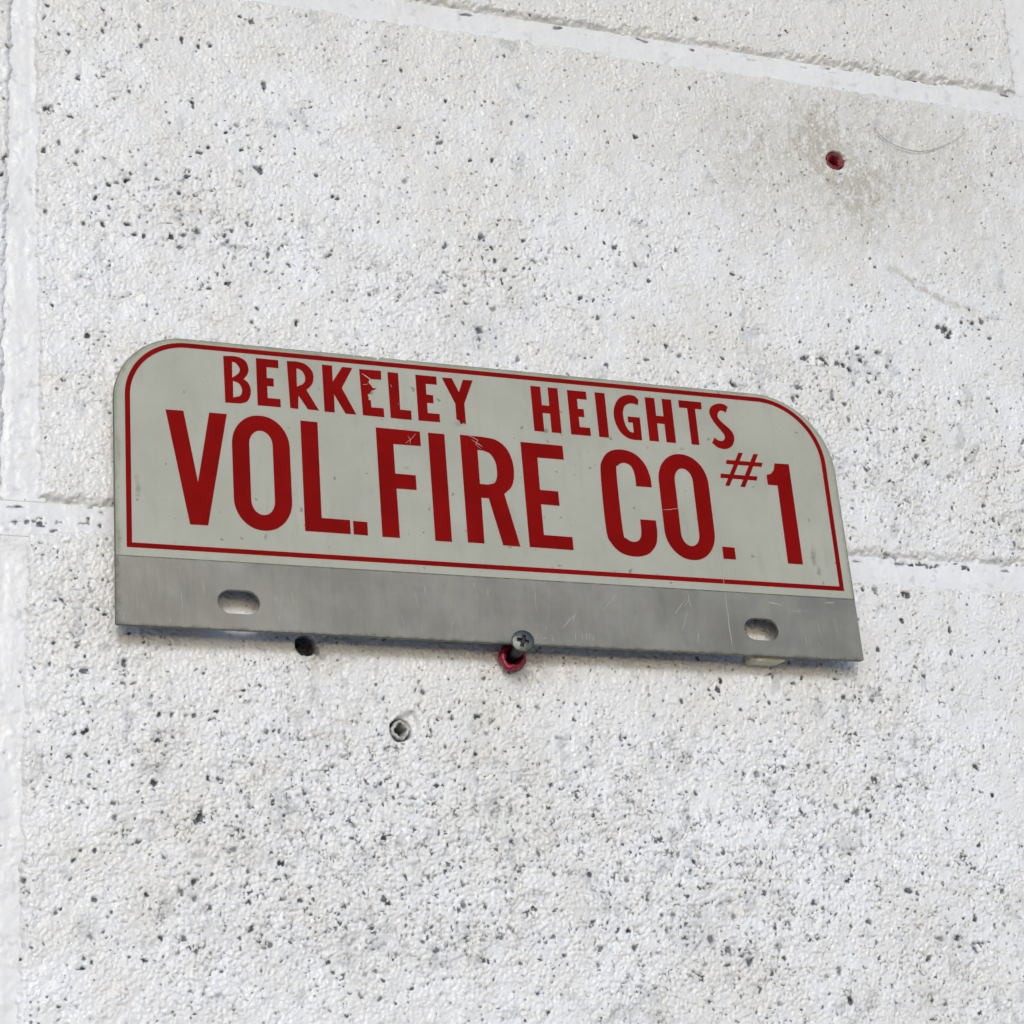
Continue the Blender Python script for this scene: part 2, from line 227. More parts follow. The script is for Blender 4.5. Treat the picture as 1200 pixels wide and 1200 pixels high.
    dirt = np.clip(g * (0.55 + 0.6 * perlin(x, z, 3.5, 40, 5.0) + 0.55 * perlin(x, z, 1.5, 41) + 0.4 * gap), 0, 1)
    dirt = np.maximum(dirt, 0.35 * np.clip(perlin(x, z, 26, 42) - 0.35, 0, 1))
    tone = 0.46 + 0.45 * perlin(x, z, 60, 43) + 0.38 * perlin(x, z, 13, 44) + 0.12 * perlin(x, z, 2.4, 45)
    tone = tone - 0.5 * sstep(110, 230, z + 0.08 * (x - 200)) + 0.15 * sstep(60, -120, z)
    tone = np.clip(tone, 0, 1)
    h = h - depth * 0.9
    for (cx, cz, r, dp) in HOLES:
        m = np.nonzero((np.abs(x - cx) < r + 5) & (np.abs(z - cz) < r + 5))
        d = np.sqrt((x[m] - cx) ** 2 + (z[m] - cz) ** 2) + 0.18 * perlin(x[m], z[m], 2.6, 50) + 0.15 * perlin(x[m], z[m], 5.0, 51) - 0.15 * perlin(x[m], z[m], 1.0, 53)
        v = 1 - sstep(r - 0.5, r + 0.5, d)
        h[m] = h[m] - dp * v
        pit[m] = np.maximum(pit[m], (1 - sstep(r - 0.2, r + 0.5, d)) * 1.0)
    # broken, repainted crater beside the grey anchor
    m = np.nonzero((np.abs(x - 129.5) < 9) & (np.abs(z + 63.5) < 9))
    d = np.sqrt((x[m] - 129.0) ** 2 + ((z[m] + 63.0) / 1.15) ** 2) + 0.5 * perlin(x[m], z[m], 3.0, 52)
    h[m] = h[m] - 1.9 * (1 - sstep(2.6, 4.6, d))
    pit[m] = np.where((d < 4.2) & (np.hypot(x[m] - 126.3, z[m] + 64.7) > 3.9), pit[m] * 0.15, pit[m])
    # places where the paint is thin and the grey concrete shows through
    thin = 0.75 * sstep(0.50, 0.85, perlin(wx, wz, 5.5, 90) * 0.7 + perlin(x, z, 22, 91) * 0.6 + 0.25 * rough)
    for (cx, cz, r, wgt) in THIN:
        thin = np.maximum(thin, wgt * np.clip(gauss(x, z, cx, cz, r, r * 0.8) * (0.9 + 0.7 * perlin(x, z, 2.2, 92)), 0, 1))
    thin = np.clip(thin * (0.8 + 0.5 * perlin(x, z, 1.5, 93)), 0, 1)
    return h, pit, dirt, tone, thin


def axis(a, b, lo, hi, fine, coarse):
    """grid lines from a to b: fine inside lo..hi, coarse outside"""
    pts = [a]
    p = a
    while p < b - 1e-6:
        st = fine if (p >= lo - 1e-6 and p < hi) else coarse
        if p < lo < p + st:
            st = lo - p
        p = min(b, p + st)
        pts.append(p)
    if len(pts) > 2 and pts[-1] - pts[-2] < 0.3 * fine:
        pts.pop(-2)
    return np.array(pts)


DENSE = (-22.0, 424.0, -178.0, 268.0)
FINE = 0.42


def grid_mesh(name, xs, zs, Y, attr, mat, parent):
    nx, nz = len(xs), len(zs)
    X, Zz = np.meshgrid(xs, zs)
    co = np.empty((nx * nz, 3), dtype=np.float32)
    co[:, 0] = X.ravel() * MM
    co[:, 1] = Y.ravel() * MM
    co[:, 2] = Zz.ravel() * MM + Z0
    i = np.arange(nx - 1)[None, :] + np.arange(nz - 1)[:, None] * nx
    q = np.stack([i, i + 1, i + nx + 1, i + nx], -1).reshape(-1, 4).astype(np.int32)
    me = bpy.data.meshes.new(name)
    me.vertices.add(nx * nz)
    me.vertices.foreach_set('co', co.ravel())
    me.loops.add(q.size)
    me.loops.foreach_set('vertex_index', q.ravel())
    me.polygons.add(len(q))
    me.polygons.foreach_set('loop_start', np.arange(0, q.size, 4, dtype=np.int32))
    me.polygons.foreach_set('use_smooth', np.ones(len(q), dtype=bool))
    me.update(calc_edges=True)
    at = me.color_attributes.new('wear', 'FLOAT_COLOR', 'POINT')
    col = np.zeros((nx * nz, 4), dtype=np.float32)
    for k, a in enumerate(attr):
        col[:, k] = np.asarray(a, dtype=np.float32).ravel()
    at.data.foreach_set('color', col.ravel())
    me.materials.append(mat)
    o = bpy.data.objects.new(name, me)
    C.objects.link(o)
    o.parent = parent
    return o


# ------------------------------------------------------------------ materials
def new_mat(name):
    m = bpy.data.materials.new(name)
    m.use_nodes = True
    t = m.node_tree
    t.nodes.clear()
    out = t.nodes.new('ShaderNodeOutputMaterial')
    b = t.nodes.new('ShaderNodeBsdfPrincipled')
    t.links.new(b.outputs[0], out.inputs[0])
    return m, t, b


class N:
    """tiny node helper"""
    def __init__(s, t):
        s.t = t

    def link(s, v, sock):
        if isinstance(v, bpy.types.NodeSocket):
            s.t.links.new(v, sock)
        else:
            sock.default_value = v

    def math(s, op, a, b=0.0, clamp=False):
        n = s.t.nodes.new('ShaderNodeMath'); n.operation = op; n.use_clamp = clamp
        s.link(a, n.inputs[0]); s.link(b, n.inputs[1])
        return n.outputs[0]

    def noise(s, scale, detail=2.0, rough=0.5, vec=None):
        n = s.t.nodes.new('ShaderNodeTexNoise')
        n.inputs['Scale'].default_value = scale
        n.inputs['Detail'].default_value = detail
        n.inputs['Roughness'].default_value = rough
        s.t.links.new(vec or s.pos(), n.inputs['Vector'])
        return n.outputs['Fac']

    def pos(s):
        if not hasattr(s, '_p'):
            s._p = s.t.nodes.new('ShaderNodeTexCoord').outputs['Object']
        return s._p

    def scaled(s, v, sc3, rot=(0, 0, 0)):
        n = s.t.nodes.new('ShaderNodeMapping')
        n.inputs['Scale'].default_value = sc3
        n.inputs['Rotation'].default_value = rot
        s.t.links.new(v, n.inputs['Vector'])
        return n.outputs[0]

    def mapr(s, v, a, b, c=0.0, d=1.0, smooth=True):
        n = s.t.nodes.new('ShaderNodeMapRange')
        n.interpolation_type = 'SMOOTHSTEP' if smooth else 'LINEAR'
        s.link(v, n.inputs['Value'])
        for k, q in zip(('From Min', 'From Max', 'To Min', 'To Max'), (a, b, c, d)):
            n.inputs[k].default_value = q
        return n.outputs[0]

    def mix(s, f, a, b):
        n = s.t.nodes.new('ShaderNodeMix'); n.data_type = 'RGBA'
        s.link(f, n.inputs[0])
        s.link(a, n.inputs[6]); s.link(b, n.inputs[7])
        return n.outputs[2]

    def bump(s, h, dist, strength=1.0, normal=None):
        n = s.t.nodes.new('ShaderNodeBump')
        n.inputs['Distance'].default_value = dist
        n.inputs['Strength'].default_value = strength
        s.link(h, n.inputs['Height'])
        if normal: s.t.links.new(normal, n.inputs['Normal'])
        return n.outputs[0]


def rgb(r, g, b):
    return (r, g, b, 1.0)


def wall_paint(name, small_pits, gloss, grit):
    m, t, b = new_mat(name)
    n = N(t)
    at = t.nodes.new('ShaderNodeAttribute'); at.attribute_name = 'wear'
    sep = t.nodes.new('ShaderNodeSeparateColor')
    t.links.new(at.outputs['Color'], sep.inputs[0])
    pit, dirt, tone = sep.outputs[0], sep.outputs[1], sep.outputs[2]
    grain = n.noise(900, 3, 0.6)
    fine = n.noise(2200, 2, 0.6)
    mott = n.noise(160, 4, 0.6)
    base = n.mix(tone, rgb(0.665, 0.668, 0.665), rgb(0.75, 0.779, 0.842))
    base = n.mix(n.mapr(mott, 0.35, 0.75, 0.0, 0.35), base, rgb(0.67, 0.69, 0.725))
    base = n.mix(n.math('MULTIPLY', dirt, 0.75), base, rgb(0.37, 0.34, 0.275))
    base = n.mix(n.math('MULTIPLY', at.outputs['Alpha'], 0.75), base, rgb(0.40, 0.425, 0.46))
    # pin holes too small to model
    v = t.nodes.new('ShaderNodeTexVoronoi')
    v.inputs['Scale'].default_value = 420
    t.links.new(n.pos(), v.inputs['Vector'])
    sc_ = t.nodes.new('ShaderNodeSeparateColor')
    t.links.new(v.outputs['Color'], sc_.inputs[0])
    rad = n.mapr(sc_.outputs[0], 1.0 - small_pits, 1.0, 0.0, 0.22, smooth=False)
    hole = n.mapr(n.math('SUBTRACT', rad, v.outputs['Distance']), -0.03, 0.06)
    hole = n.math('MULTIPLY', hole, n.mapr(n.noise(45, 2), 0.35, 0.6, 0.2, 1.0))
    pitf = n.math('MAXIMUM', n.mapr(n.math('ADD', pit, n.math('MULTIPLY', n.math('SUBTRACT', grain, 0.5), 0.5)), 0.10, 0.80), n.math('MULTIPLY', hole, 0.75))
    conc = n.mix(n.mapr(n.math('ADD', n.math('MULTIPLY', grain, 0.4), n.math('MULTIPLY', n.noise(330, 3, 0.6), 0.6)), 0.38, 0.62), rgb(0.03, 0.036, 0.042), rgb(0.19, 0.21, 0.235))
    col = n.mix(pitf, base, conc)
    t.links.new(col, b.inputs['Base Color'])
    t.links.new(n.mapr(pitf, 0, 1, gloss, 0.9), b.inputs['Roughness'])
    b.inputs['Specular IOR Level'].default_value = 0.5
    v2 = t.nodes.new('ShaderNodeTexVoronoi')
    v2.inputs['Scale'].default_value = 760
    t.links.new(n.pos(), v2.inputs['Vector'])
    peb = n.math('MULTIPLY', n.math('SUBTRACT', 1.0, n.math('POWER', v2.outputs['Distance'], 2.0)), n.mapr(n.noise(200, 2), 0.35, 0.65, 0.15, 1.1))
    hh = n.math('ADD', n.math('ADD', n.math('MULTIPLY', grain, 0.35), peb), n.math('MULTIPLY', fine, 0.35))
    hh = n.math('SUBTRACT', hh, n.math('MULTIPLY', hole, 1.4))
    t.links.new(n.bump(hh, 0.00035 * grit, 0.8), b.inputs['Normal'])
    return m


# rubbed-in dirt on the face: u, v, half width, half height (mm), strength
SMUDGES = [(252.9, 39.2, 1.6, 4.5, 0.8), (254.5, 33.5, 1.2, 2.5, 0.6), (7.6, 47.5, 1.4, 6.0, 0.55), (49.5, 33.2, 0.9, 1.6, 0.7), (88.9, 89.3, 1.3, 1.3, 0.8),
           (120.0, 80.5, 3.0, 2.0, 0.35), (3.2, 90.0, 1.2, 2.0, 0.7), (1.2, 30.0, 1.4, 9.0, 0.6), (70.0, 101.9, 4.0, 1.0, 0.5), (160.0, 102.3, 6.0, 1.0, 0.5),
           (1.5, 60.0, 1.0, 7.0, 0.5), (243.0, 55.0, 1.2, 1.5, 0.4), (100.0, 62.0, 1.5, 1.0, 0.4), (205.0, 78.0, 1.5, 1.0, 0.5)]


def sign_coat():
    """cream sheeting with faint grime, darker and greener toward the cut edges"""
    m, t, b = new_mat('cream_sheeting')
    n = N(t)
    a = n.noise(35, 4, 0.6); f = n.noise(240, 3, 0.6); g = n.noise(700, 2, 0.5)
    base = n.mix(n.mapr(a, 0.3, 0.7), rgb(0.33, 0.337, 0.285), rgb(0.37, 0.378, 0.33))
    base = n.mix(n.mapr(n.noise(50, 5, 0.7, n.scaled(n.pos(), (3.5, 0.7, 1))), 0.50, 0.75, 0, 0.45), base, rgb(0.275, 0.28, 0.235))
    base = n.mix(n.mapr(f, 0.55, 0.85, 0, 0.5), base, rgb(0.29, 0.30, 0.26))
    spot = n.mapr(n.noise(330, 2, 0.4), 0.70, 0.76, 0, 0.7)
    base = n.mix(spot, base, rgb(0.12, 0.13, 0.10))
    # distance to the cut edge of the rounded outline, in mm
    xyz = t.nodes.new('ShaderNodeSeparateXYZ'); t.links.new(n.pos(), xyz.inputs[0])
    u = n.math('MULTIPLY', xyz.outputs[0], 1000.0); v = n.math('MULTIPLY', xyz.outputs[1], 1000.0)

    def edge(qx, cv, r):
        a = n.math('MAXIMUM', qx, 0.0); c = n.math('MAXIMUM', n.math('SUBTRACT', v, cv), 0.0)
        return n.math('SUBTRACT', r, n.math('SQRT', n.math('ADD', n.math('MULTIPLY', a, a), n.math('MULTIPLY', c, c))))
    dist = n.math('MINIMUM', edge(n.math('SUBTRACT', 24.5, u), 79.0, 24.5), edge(n.math('SUBTRACT', u, 237.4), 73.3, 30.0))
    dist = n.math('SUBTRACT', dist, n.math('MULTIPLY', n.noise(300, 3, 0.6), 1.6))
    smn = n.noise(420, 4, 0.7)
    for (cu, cv_, ru, rv, wgt) in SMUDGES:
        du = n.math('DIVIDE', n.math('SUBTRACT', u, cu), ru); dv = n.math('DIVIDE', n.math('SUBTRACT', v, cv_), rv)
        q = n.math('SQRT', n.math('ADD', n.math('MULTIPLY', du, du), n.math('MULTIPLY', dv, dv)))
        k = n.mapr(n.math('ADD', q, n.math('MULTIPLY', smn, 2.2)), 2.1, 1.0, 0.0, wgt)
        base = n.mix(k, base, rgb(0.12, 0.13, 0.10))
    ed = n.mapr(dist, 1.1, -0.5)
    base = n.mix(n.math('MULTIPLY', ed, n.mapr(n.noise(120, 4, 0.7), 0.3, 0.7, 0.25, 0.9)), base, rgb(0.20, 0.225, 0.14))
    t.links.new(base, b.inputs['Base Color'])
    t.links.new(n.mapr(f, 0.3, 0.8, 0.34, 0.55), b.inputs['Roughness'])
    t.links.new(n.bump(n.math('ADD', a, n.math('MULTIPLY', g, 0.03)), 0.0006, 0.25), b.inputs['Normal'])
    return m


def red_ink():
    m, t, b = new_mat('red_ink')
    n = N(t)
    a = n.noise(60, 3, 0.6); f = n.noise(500, 3, 0.6)
    base = n.mix(n.mapr(a, 0.3, 0.7), rgb(0.178, 0.0014, 0.0012), rgb(0.215, 0.0022, 0.0018))
    base = n.mix(n.mapr(f, 0.70, 0.80, 0, 0.6), base, rgb(0.27, 0.05, 0.045))
    t.links.new(base, b.inputs['Base Color'])
    b.inputs['Roughness'].default_value = 0.6
    b.inputs['Specular IOR Level'].default_value = 0.05
    t.links.new(n.bump(f, 0.0001, 0.3), b.inputs['Normal'])
    return m


def aluminium():
    m, t, b = new_mat('weathered_aluminium')
    n = N(t)
    a = n.noise(30, 4, 0.6)
    streak = n.noise(60, 4, 0.65, n.scaled(n.pos(), (5, 1, 1), (0, 0, math.radians(8))))
    scr = n.noise(90, 3, 0.6, n.scaled(n.pos(), (6, 1.4, 1), (0, 0, math.radians(-25))))
    grime = n.noise(160, 5, 0.7)
    base = n.mix(n.mapr(a, 0.3, 0.7), rgb(0.190, 0.181, 0.158), rgb(0.272, 0.260, 0.230))
    base = n.mix(n.mapr(scr, 0.66, 0.76, 0, 0.55), base, rgb(0.42, 0.42, 0.40))
    base = n.mix(n.mapr(grime, 0.58, 0.78, 0, 0.5), base, rgb(0.16, 0.16, 0.14))
    # dirt caught along the lower and left edges and round the slots
    xyz = t.nodes.new('ShaderNodeSeparateXYZ'); t.links.new(n.pos(), xyz.inputs[0])
    u = n.math('MULTIPLY', xyz.outputs[0], 1000.0); v = n.math('MULTIPLY', xyz.outputs[1], 1000.0)
    dd = n.math('MINIMUM', n.math('MINIMUM', n.math('MULTIPLY', u, 0.7), n.math('MULTIPLY', v, 1.2)), n.math('MULTIPLY', n.math('SUBTRACT', 23.6, v), 3.0))
    dd = n.math('ADD', dd, n.math('MULTIPLY', n.noise(260, 5, 0.75), 5.0))
    base = n.mix(n.mapr(dd, 3.9, 2.2, 0.0, 0.75), base, rgb(0.075, 0.082, 0.055))
    t.links.new(base, b.inputs['Base Color'])
    b.inputs['Metallic'].default_value = 0.5
    t.links.new(n.mapr(streak, 0.3, 0.7, 0.36, 0.50), b.inputs['Roughness'])
    t.links.new(n.bump(n.math('ADD', streak, n.math('MULTIPLY', a, 3.0)), 0.0002, 0.3), b.inputs['Normal'])
    return m


def simple(name, c, rough, metal=0.0, var=0.25, scale=600):
    m, t, b = new_mat(name)
    n = N(t)
    f = n.noise(scale, 3, 0.6)
    d = rgb(*[q * (1 - var) for q in c]); l = rgb(*[min(1, q * (1 + var)) for q in c])
    t.links.new(n.mix(n.mapr(f, 0.3, 0.7), d, l), b.inputs['Base Color'])
    b.inputs['Roughness'].default_value = rough
    b.inputs['Metallic'].default_value = metal
    t.links.new(n.bump(f, 0.0002, 0.5), b.inputs['Normal'])
    return m


M_block = wall_paint('white_painted_block', 0.42, 0.20, 1.1)
M_mortar = wall_paint('white_painted_mortar', 0.04, 0.36, 0.4)
M_sheet = sign_coat()
M_red = red_ink()
M_alu = aluminium()
M_scratch = simple('bare_scratch', (0.38, 0.372, 0.34), 0.5, 0.0, 0.15)
M_steel = simple('dull_zinc_screw', (0.07, 0.08, 0.077), 0.36, 0.75, 0.2, 500)
M_recess = simple('dark_screw_recess', (0.03, 0.035, 0.035), 0.6, 0.2, 0.3)  # darker metal for the deep part of the cross recess
M_plug = simple('red_nylon', (0.27, 0.012, 0.035), 0.34, 0.0, 0.35, 350)
M_plug_old = simple('aged_red_nylon', (0.15, 0.008, 0.014), 0.5, 0.0, 0.5, 350)
M_anchor = simple('painted_grey_anchor', (0.42, 0.43, 0.42), 0.5, 0.0, 0.35, 500)
def ground_mat():  # for the added, unseen pavement that bounces light upward
    m, t, b = new_mat('bounce_pavement')
    n = N(t)
    t.links.new(n.mix(n.noise(3, 6, 0.6), rgb(0.26, 0.25, 0.235), rgb(0.36, 0.35, 0.33)), b.inputs['Base Color'])
    b.inputs['Roughness'].default_value = 0.9
    t.links.new(n.bump(n.noise(120, 4, 0.6), 0.002, 0.6), b.inputs['Normal'])
    return m


M_ground = ground_mat()
M_foam = simple('yellowed_foam', (0.60, 0.57, 0.44), 0.8, 0.0, 0.12)
M_hair = simple('hair', (0.24, 0.22, 0.19), 0.5)


# ------------------------------------------------------------------ the painted block wall
wall = bpy.data.objects.new('block_wall', None)
C.objects.link(wall)
wall.location = W(0, 0, 0)
wall['label'] = 'white painted concrete block wall with pitted rough surface and recessed mortar joints'
wall['category'] = 'wall'
BL, BH = 406.0, 203.0


def finish_body(o, name, xs, zs, depth, mat):
    """close a height field into a solid: sides and back"""
    me = o.data
    bm = bmesh.new()
    bm.from_mesh(me)
    edges = [e for e in bm.edges if e.is_boundary]
    r = bmesh.ops.extrude_edge_only(bm, edges=edges)
    vs = [v for v in r['geom'] if isinstance(v, bmesh.types.BMVert)]
    for v in vs:
        v.co.y = depth * MM
    be = [e for e in bm.edges if e.is_boundary]
    bmesh.ops.contextual_create(bm, geom=be)
    bm.to_mesh(me)
    bm.free()


def window(X, Z):
    a, b, c, d = DENSE
    return sstep(a - 2, a + 4, X) * (1 - sstep(b - 4, b + 2, X)) * sstep(c - 2, c + 4, Z) * (1 - sstep(d - 4, d + 2, Z))


def make_block(i, j):
    x0, x1 = BL * i + (1.0 if i == 0 else 4.0), BL * (i + 1) - 4.0
    z0, z1 = BH * j + 4.3, BH * (j + 1) - 1.7
    xs = axis(x0, x1, DENSE[0], DENSE[1], FINE, 12.0)
    zs = axis(z0, z1, DENSE[2], DENSE[3], FINE, 12.0)
    X, Z = np.meshgrid(xs, zs)
    h, pit, dirt, tone, thin = relief(X, Z)
    w = window(X, Z)
    h = h * w; pit = pit * w
    left = X - x0
    if i == 0 and j == 0:          # the left arris of this block leans, the one below was laid closer
        left = X - (x0 - 0.4 + 4.4 * np.clip((188 - Z) / 175, 0, 1))
    elif i == 0 and j == -1:
        left = X - (x0 + 0.6)
    edge = np.minimum(np.minimum(X - x0, x1 - X), np.minimum(Z - z0, z1 - Z))
    d = np.minimum(np.minimum(left, x1 - X), np.minimum((Z - z0) * 0.6, z1 - Z))
    dn = d + w * (0.9 * perlin(X, Z, 7, 60) + 0.5 * perlin(X, Z, 2.2, 61) - 0.3)
    dn = dn + w * (0.35 * perlin(X, Z, 1.2, 64) + 0.5 * perlin(X, Z, 4.0, 65))
    e = 1 - sstep(-0.5, 2.9, dn)
    y = -h * (1 - 0.75 * e) + 2.9 * e
    y = np.where(edge < 0.02, 7.5, y)
    # a few unfilled voids along the arrises
    chip = sstep(0.45, 0.75, perlin(X, Z, 3.0, 62) + 0.5 * perlin(X, Z, 9, 63)) * (1 - sstep(1.0, 4.0, d)) * w
    pit = np.maximum(pit * (1 - 0.5 * e), chip * 0.35)
    y = y + chip * 0.5
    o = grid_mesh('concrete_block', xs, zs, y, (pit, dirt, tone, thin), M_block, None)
    finish_body(o, 'concrete_block', xs, zs, 92.0, M_block)
    return o


def mortar_field(X, Z, vertical):
    w = window(X, Z)
    u, v = (Z, X) if vertical else (X, Z)
    kk = sstep(5.5, 11.0, np.abs(Z - BH * np.round(Z / BH))) if vertical else 0.0
    sk = lambda a, b: perlin(a, b, 40, 70, 4.0) * 0.16 + perlin(a, b, 12, 71, 2.5) * 0.08
    streak = sk(X, Z) * (1 - kk) + (sk(Z, X) * kk if vertical else 0.0) + perlin(X, Z, 2.2, 72) * 0.09 + perlin(X, Z, 6, 81) * 0.14
    dz = Z - BH * np.round(Z / BH)
    dx = X - BL * np.round(X / BL)
    off = np.minimum(np.abs(dz), np.abs(dx))
    g1, g2, gv = cells(X, Z, 2.2, 33)
    grit = 0.24 * (1 - np.clip(g1, 0, 1) ** 2) * gv * sstep(-0.1, 0.4, perlin(X, Z, 12, 78))
    if vertical:
        k = sstep(5.5, 11.0, np.abs(dz))
        bed = 0.55 + 0.8 * sstep(-4.5, 6.5, dz + 0.8 * perlin(X, Z, 14, 80))
        y = bed * (1 - k) + k * 1.25 + 0.2 * perlin(X, Z, 30, 79)
    else:
        y = 0.55 + 0.8 * sstep(-4.5, 6.5, dz + 0.8 * perlin(X, Z, 14, 80)) + 0.2 * perlin(X, Z, 30, 79)
    y = y - (streak + grit) * w
    pit = np.zeros_like(X); tone = 0.70 + 0.25 * perlin(X, Z, 20, 73)
    dirt = 0.15 * np.clip(perlin(X, Z, 18, 74), 0, 1)
    # gaps where the bed joint has pulled away under the upper block
    gap = sstep(0.35, 0.7, perlin(X, Z, 9, 75, 1.8) + 0.4 * perlin(X, Z, 2.5, 76)) * sstep(2.8, 4.2, dz) * (np.abs(dz) < 7)
    pit = np.maximum(pit, gap * 0.7 * w)
    for (cx, cz, r, st) in PITS:
        if cx < X.min() - 3 or cx > X.max() + 3 or cz < Z.min() - 3 or cz > Z.max() + 3:
            continue
        dd = np.hypot((X - cx) / 1.4, (Z - cz) * 1.3) + 0.8 * r * perlin(X, Z, 1.3, 77) + 0.25
        k = np.clip((r * 0.8 - dd) / 0.5 + 0.5, 0, 1) * w
        pit = np.maximum(pit, k * st)
    y = y + pit * 0.6
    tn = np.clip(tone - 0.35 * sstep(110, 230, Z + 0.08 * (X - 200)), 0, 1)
    return y, (pit, dirt, tn, 0.5 * sstep(0.45, 0.8, perlin(X, Z, 6, 94) + 0.5 * perlin(X, Z, 2, 95)))


def make_mortar(x0, x1, z0, z1, vertical):
    xs = axis(x0, x1, DENSE[0], DENSE[1], FINE, 12.0)
    zs = axis(z0, z1, DENSE[2], DENSE[3], FINE, 12.0)
    X, Z = np.meshgrid(xs, zs)
    y, at = mortar_field(X, Z, vertical)
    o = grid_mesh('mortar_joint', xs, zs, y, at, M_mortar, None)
    finish_body(o, 'mortar_joint', xs, zs, 88.0, M_mortar)
    return o


parts = []
IS, JS = range(-3, 4), range(-8, 5)
for i in IS:
    for j in JS:
        parts.append(make_block(i, j))
for j in list(JS) + [JS[-1] + 1]:
    parts.append(make_mortar(BL * IS[0], BL * (IS[-1] + 1), BH * j - 6, BH * j + 6, False))
for i in list(IS) + [IS[-1] + 1]:
    for j in JS:
        parts.append(make_mortar(BL * i - 9, BL * i + 9, BH * j + 6, BH * (j + 1) - 6, True))
for o in parts:
    o.parent = wall
    o.data.transform(Matrix.Translation(-wall.location))

# unseen pavement under the wall, added to bounce light up onto it
gm = bpy.data.meshes.new('bounce_ground')
gm.from_pydata([(-60, -60, 0), (60, -60, 0), (60, 12, 0), (-60, 12, 0)], [], [(0, 1, 2, 3)])
gm.materials.append(M_ground)
go = bpy.data.objects.new('bounce_ground', gm)
C.objects.link(go)
go['kind'] = 'structure'

# ------------------------------------------------------------------ helpers for the small things
def thing(name, label, cat, loc, group=None):
    o = bpy.data.objects.new(name, None)
    C.objects.link(o)
    o.empty_display_size = 0.01
    o.matrix_world = loc if isinstance(loc, Matrix) else Matrix.Translation(loc)
    o['label'] = label
    o['category'] = cat
    if group:
        o['group'] = group
    return o


def link_mesh(name, me, mat, parent, smooth=False):
    me.name = name
    me.materials.clear()
    me.materials.append(mat)
    if smooth:
        for p in me.polygons:
            p.use_smooth = True
    o = bpy.data.objects.new(name, me)
    C.objects.link(o)
    o.parent = parent
    return o


def smooth_path(P):
    """closed outline: corners (flag 0) stay sharp, flag 1 points are joined by a Catmull-Rom curve"""
    n = len(P)
    out = []
    for k in range(n):
        p1, p2 = P[k], P[(k + 1) % n]
        out.append((p1[0], p1[1]))
        if not (p1[2] or p2[2]):
            continue
        p0 = P[k - 1] if p1[2] else (2 * p1[0] - p2[0], 2 * p1[1] - p2[1])
        p3 = P[(k + 2) % n] if p2[2] else (2 * p2[0] - p1[0], 2 * p2[1] - p1[1])
        if not p1[2] or not p2[2]:
            pass
        for s in range(1, 7):
            t = s / 7.0
            a = [0.5 * ((2 * p1[c]) + (-p0[c] + p2[c]) * t + (2 * p0[c] - 5 * p1[c] + 4 * p2[c] - p3[c]) * t * t +
                        (-p0[c] + 3 * p1[c] - 3 * p2[c] + p3[c]) * t ** 3) for c in (0, 1)]
            out.append(tuple(a))
    return out


def plate_mesh(loops, t, bevel=0.0):
    """solid flat shape: outlines in mm (first outer, then holes), thickness t, front face at local z=t"""
    cu = bpy.data.curves.new('outline', 'CURVE')
    cu.dimensions = '2D'
    cu.fill_mode = 'BOTH'
    cu.extrude = (t / 2 - bevel) * MM
    cu.bevel_depth = bevel * MM
    cu.bevel_resolution = 1
    cu.offset = -bevel * MM
    for L in loops:
        sp = cu.splines.new('POLY')
        sp.points.add(len(L) - 1)
        for k, (u, v) in enumerate(L):
            sp.points[k].co = (u * MM, v * MM, 0, 1)
        sp.use_cyclic_u = True
    tmp = bpy.data.objects.new('outline', cu)
    me = bpy.data.meshes.new_from_object(tmp)
    bpy.data.objects.remove(tmp)
    bpy.data.curves.remove(cu)
    me.transform(Matrix.Translation((0, 0, t / 2 * MM)))
    return me


def arc(cx, cy, r, a0, a1, n=14, ry=None):
    ry = ry or r
    return [(cx + r * math.cos(math.radians(a0 + (a1 - a0) * k / n)), cy + ry * math.sin(math.radians(a0 + (a1 - a0) * k / n))) for k in range(n + 1)]


def rrect(l, b, r_, t, rx, ry=None, n=12):
    ry = ry or rx
    return (arc(r_ - rx, b + ry, rx, -90, 0, n, ry) + arc(r_ - rx, t - ry, rx, 0, 90, n, ry) +
            arc(l + rx, t - ry, rx, 90, 180, n, ry) + arc(l + rx, b + ry, rx, 180, 270, n, ry))


# ------------------------------------------------------------------ the sign
WID, HGT = 267.4, 103.5
_u = Vector((1.0, 0.0, -0.0019)).normalized()
_n = Vector((0.0, -0.99472, 0.10262))      # the top leans back against the wall
_v = _n.cross(_u).normalized()
_n = _u.cross(_v).normalized()
sm = Matrix((_u, _v, _n)).transposed().to_4x4()
sm.translation = W(29.43, -11.0, -36.40)
sign = thing('fire_company_sign', 'cream metal sign with red fire company lettering and two slots in its bare strip', 'sign', sm)
T_PL = 1.3


def outline(ins, v0, rl=24.5, rr=30.0):
    l, r, t = ins, WID - ins, HGT - ins
    return ([(l, v0), (r, v0)] + arc(237.4, 73.3, rr - ins, 0, 90, 22) + arc(24.5, 79.0, rl - ins, 90, 180, 20))


slots = [rrect(33.0, 5.7, 46.8, 13.8, 4.3, 4.05), rrect(221.6, 6.0, 234.9, 14.1, 4.3, 4.05)]
foot = outline(0, 0.0)
# the cut edge is not quite true
foot[0:2] = [(0.0, 0.5), (0.5, 0.0), (60, 0.12), (120, -0.05), (200, 0.1), (WID - 0.9, 0.0), (WID + 0.3, 0.5)]
pl = plate_mesh([foot] + slots, T_PL, 0.16)
pl.transform(Matrix.Translation((0, 0, -T_PL * MM)))
plate = link_mesh('metal_plate', pl, M_alu, sign)

sh = plate_mesh([outline(0.28, 23.65)], 0.16)
sheet = link_mesh('sign_face', sh, M_sheet, sign)

TOP = 0.165
def on_face(name, loops, mat=None, h=0.05, parent=None):
    me = plate_mesh(loops, h)
    me.transform(Matrix.Translation((0, 0, TOP * MM)))
    return link_mesh(name, me, mat or M_red, parent or sheet)


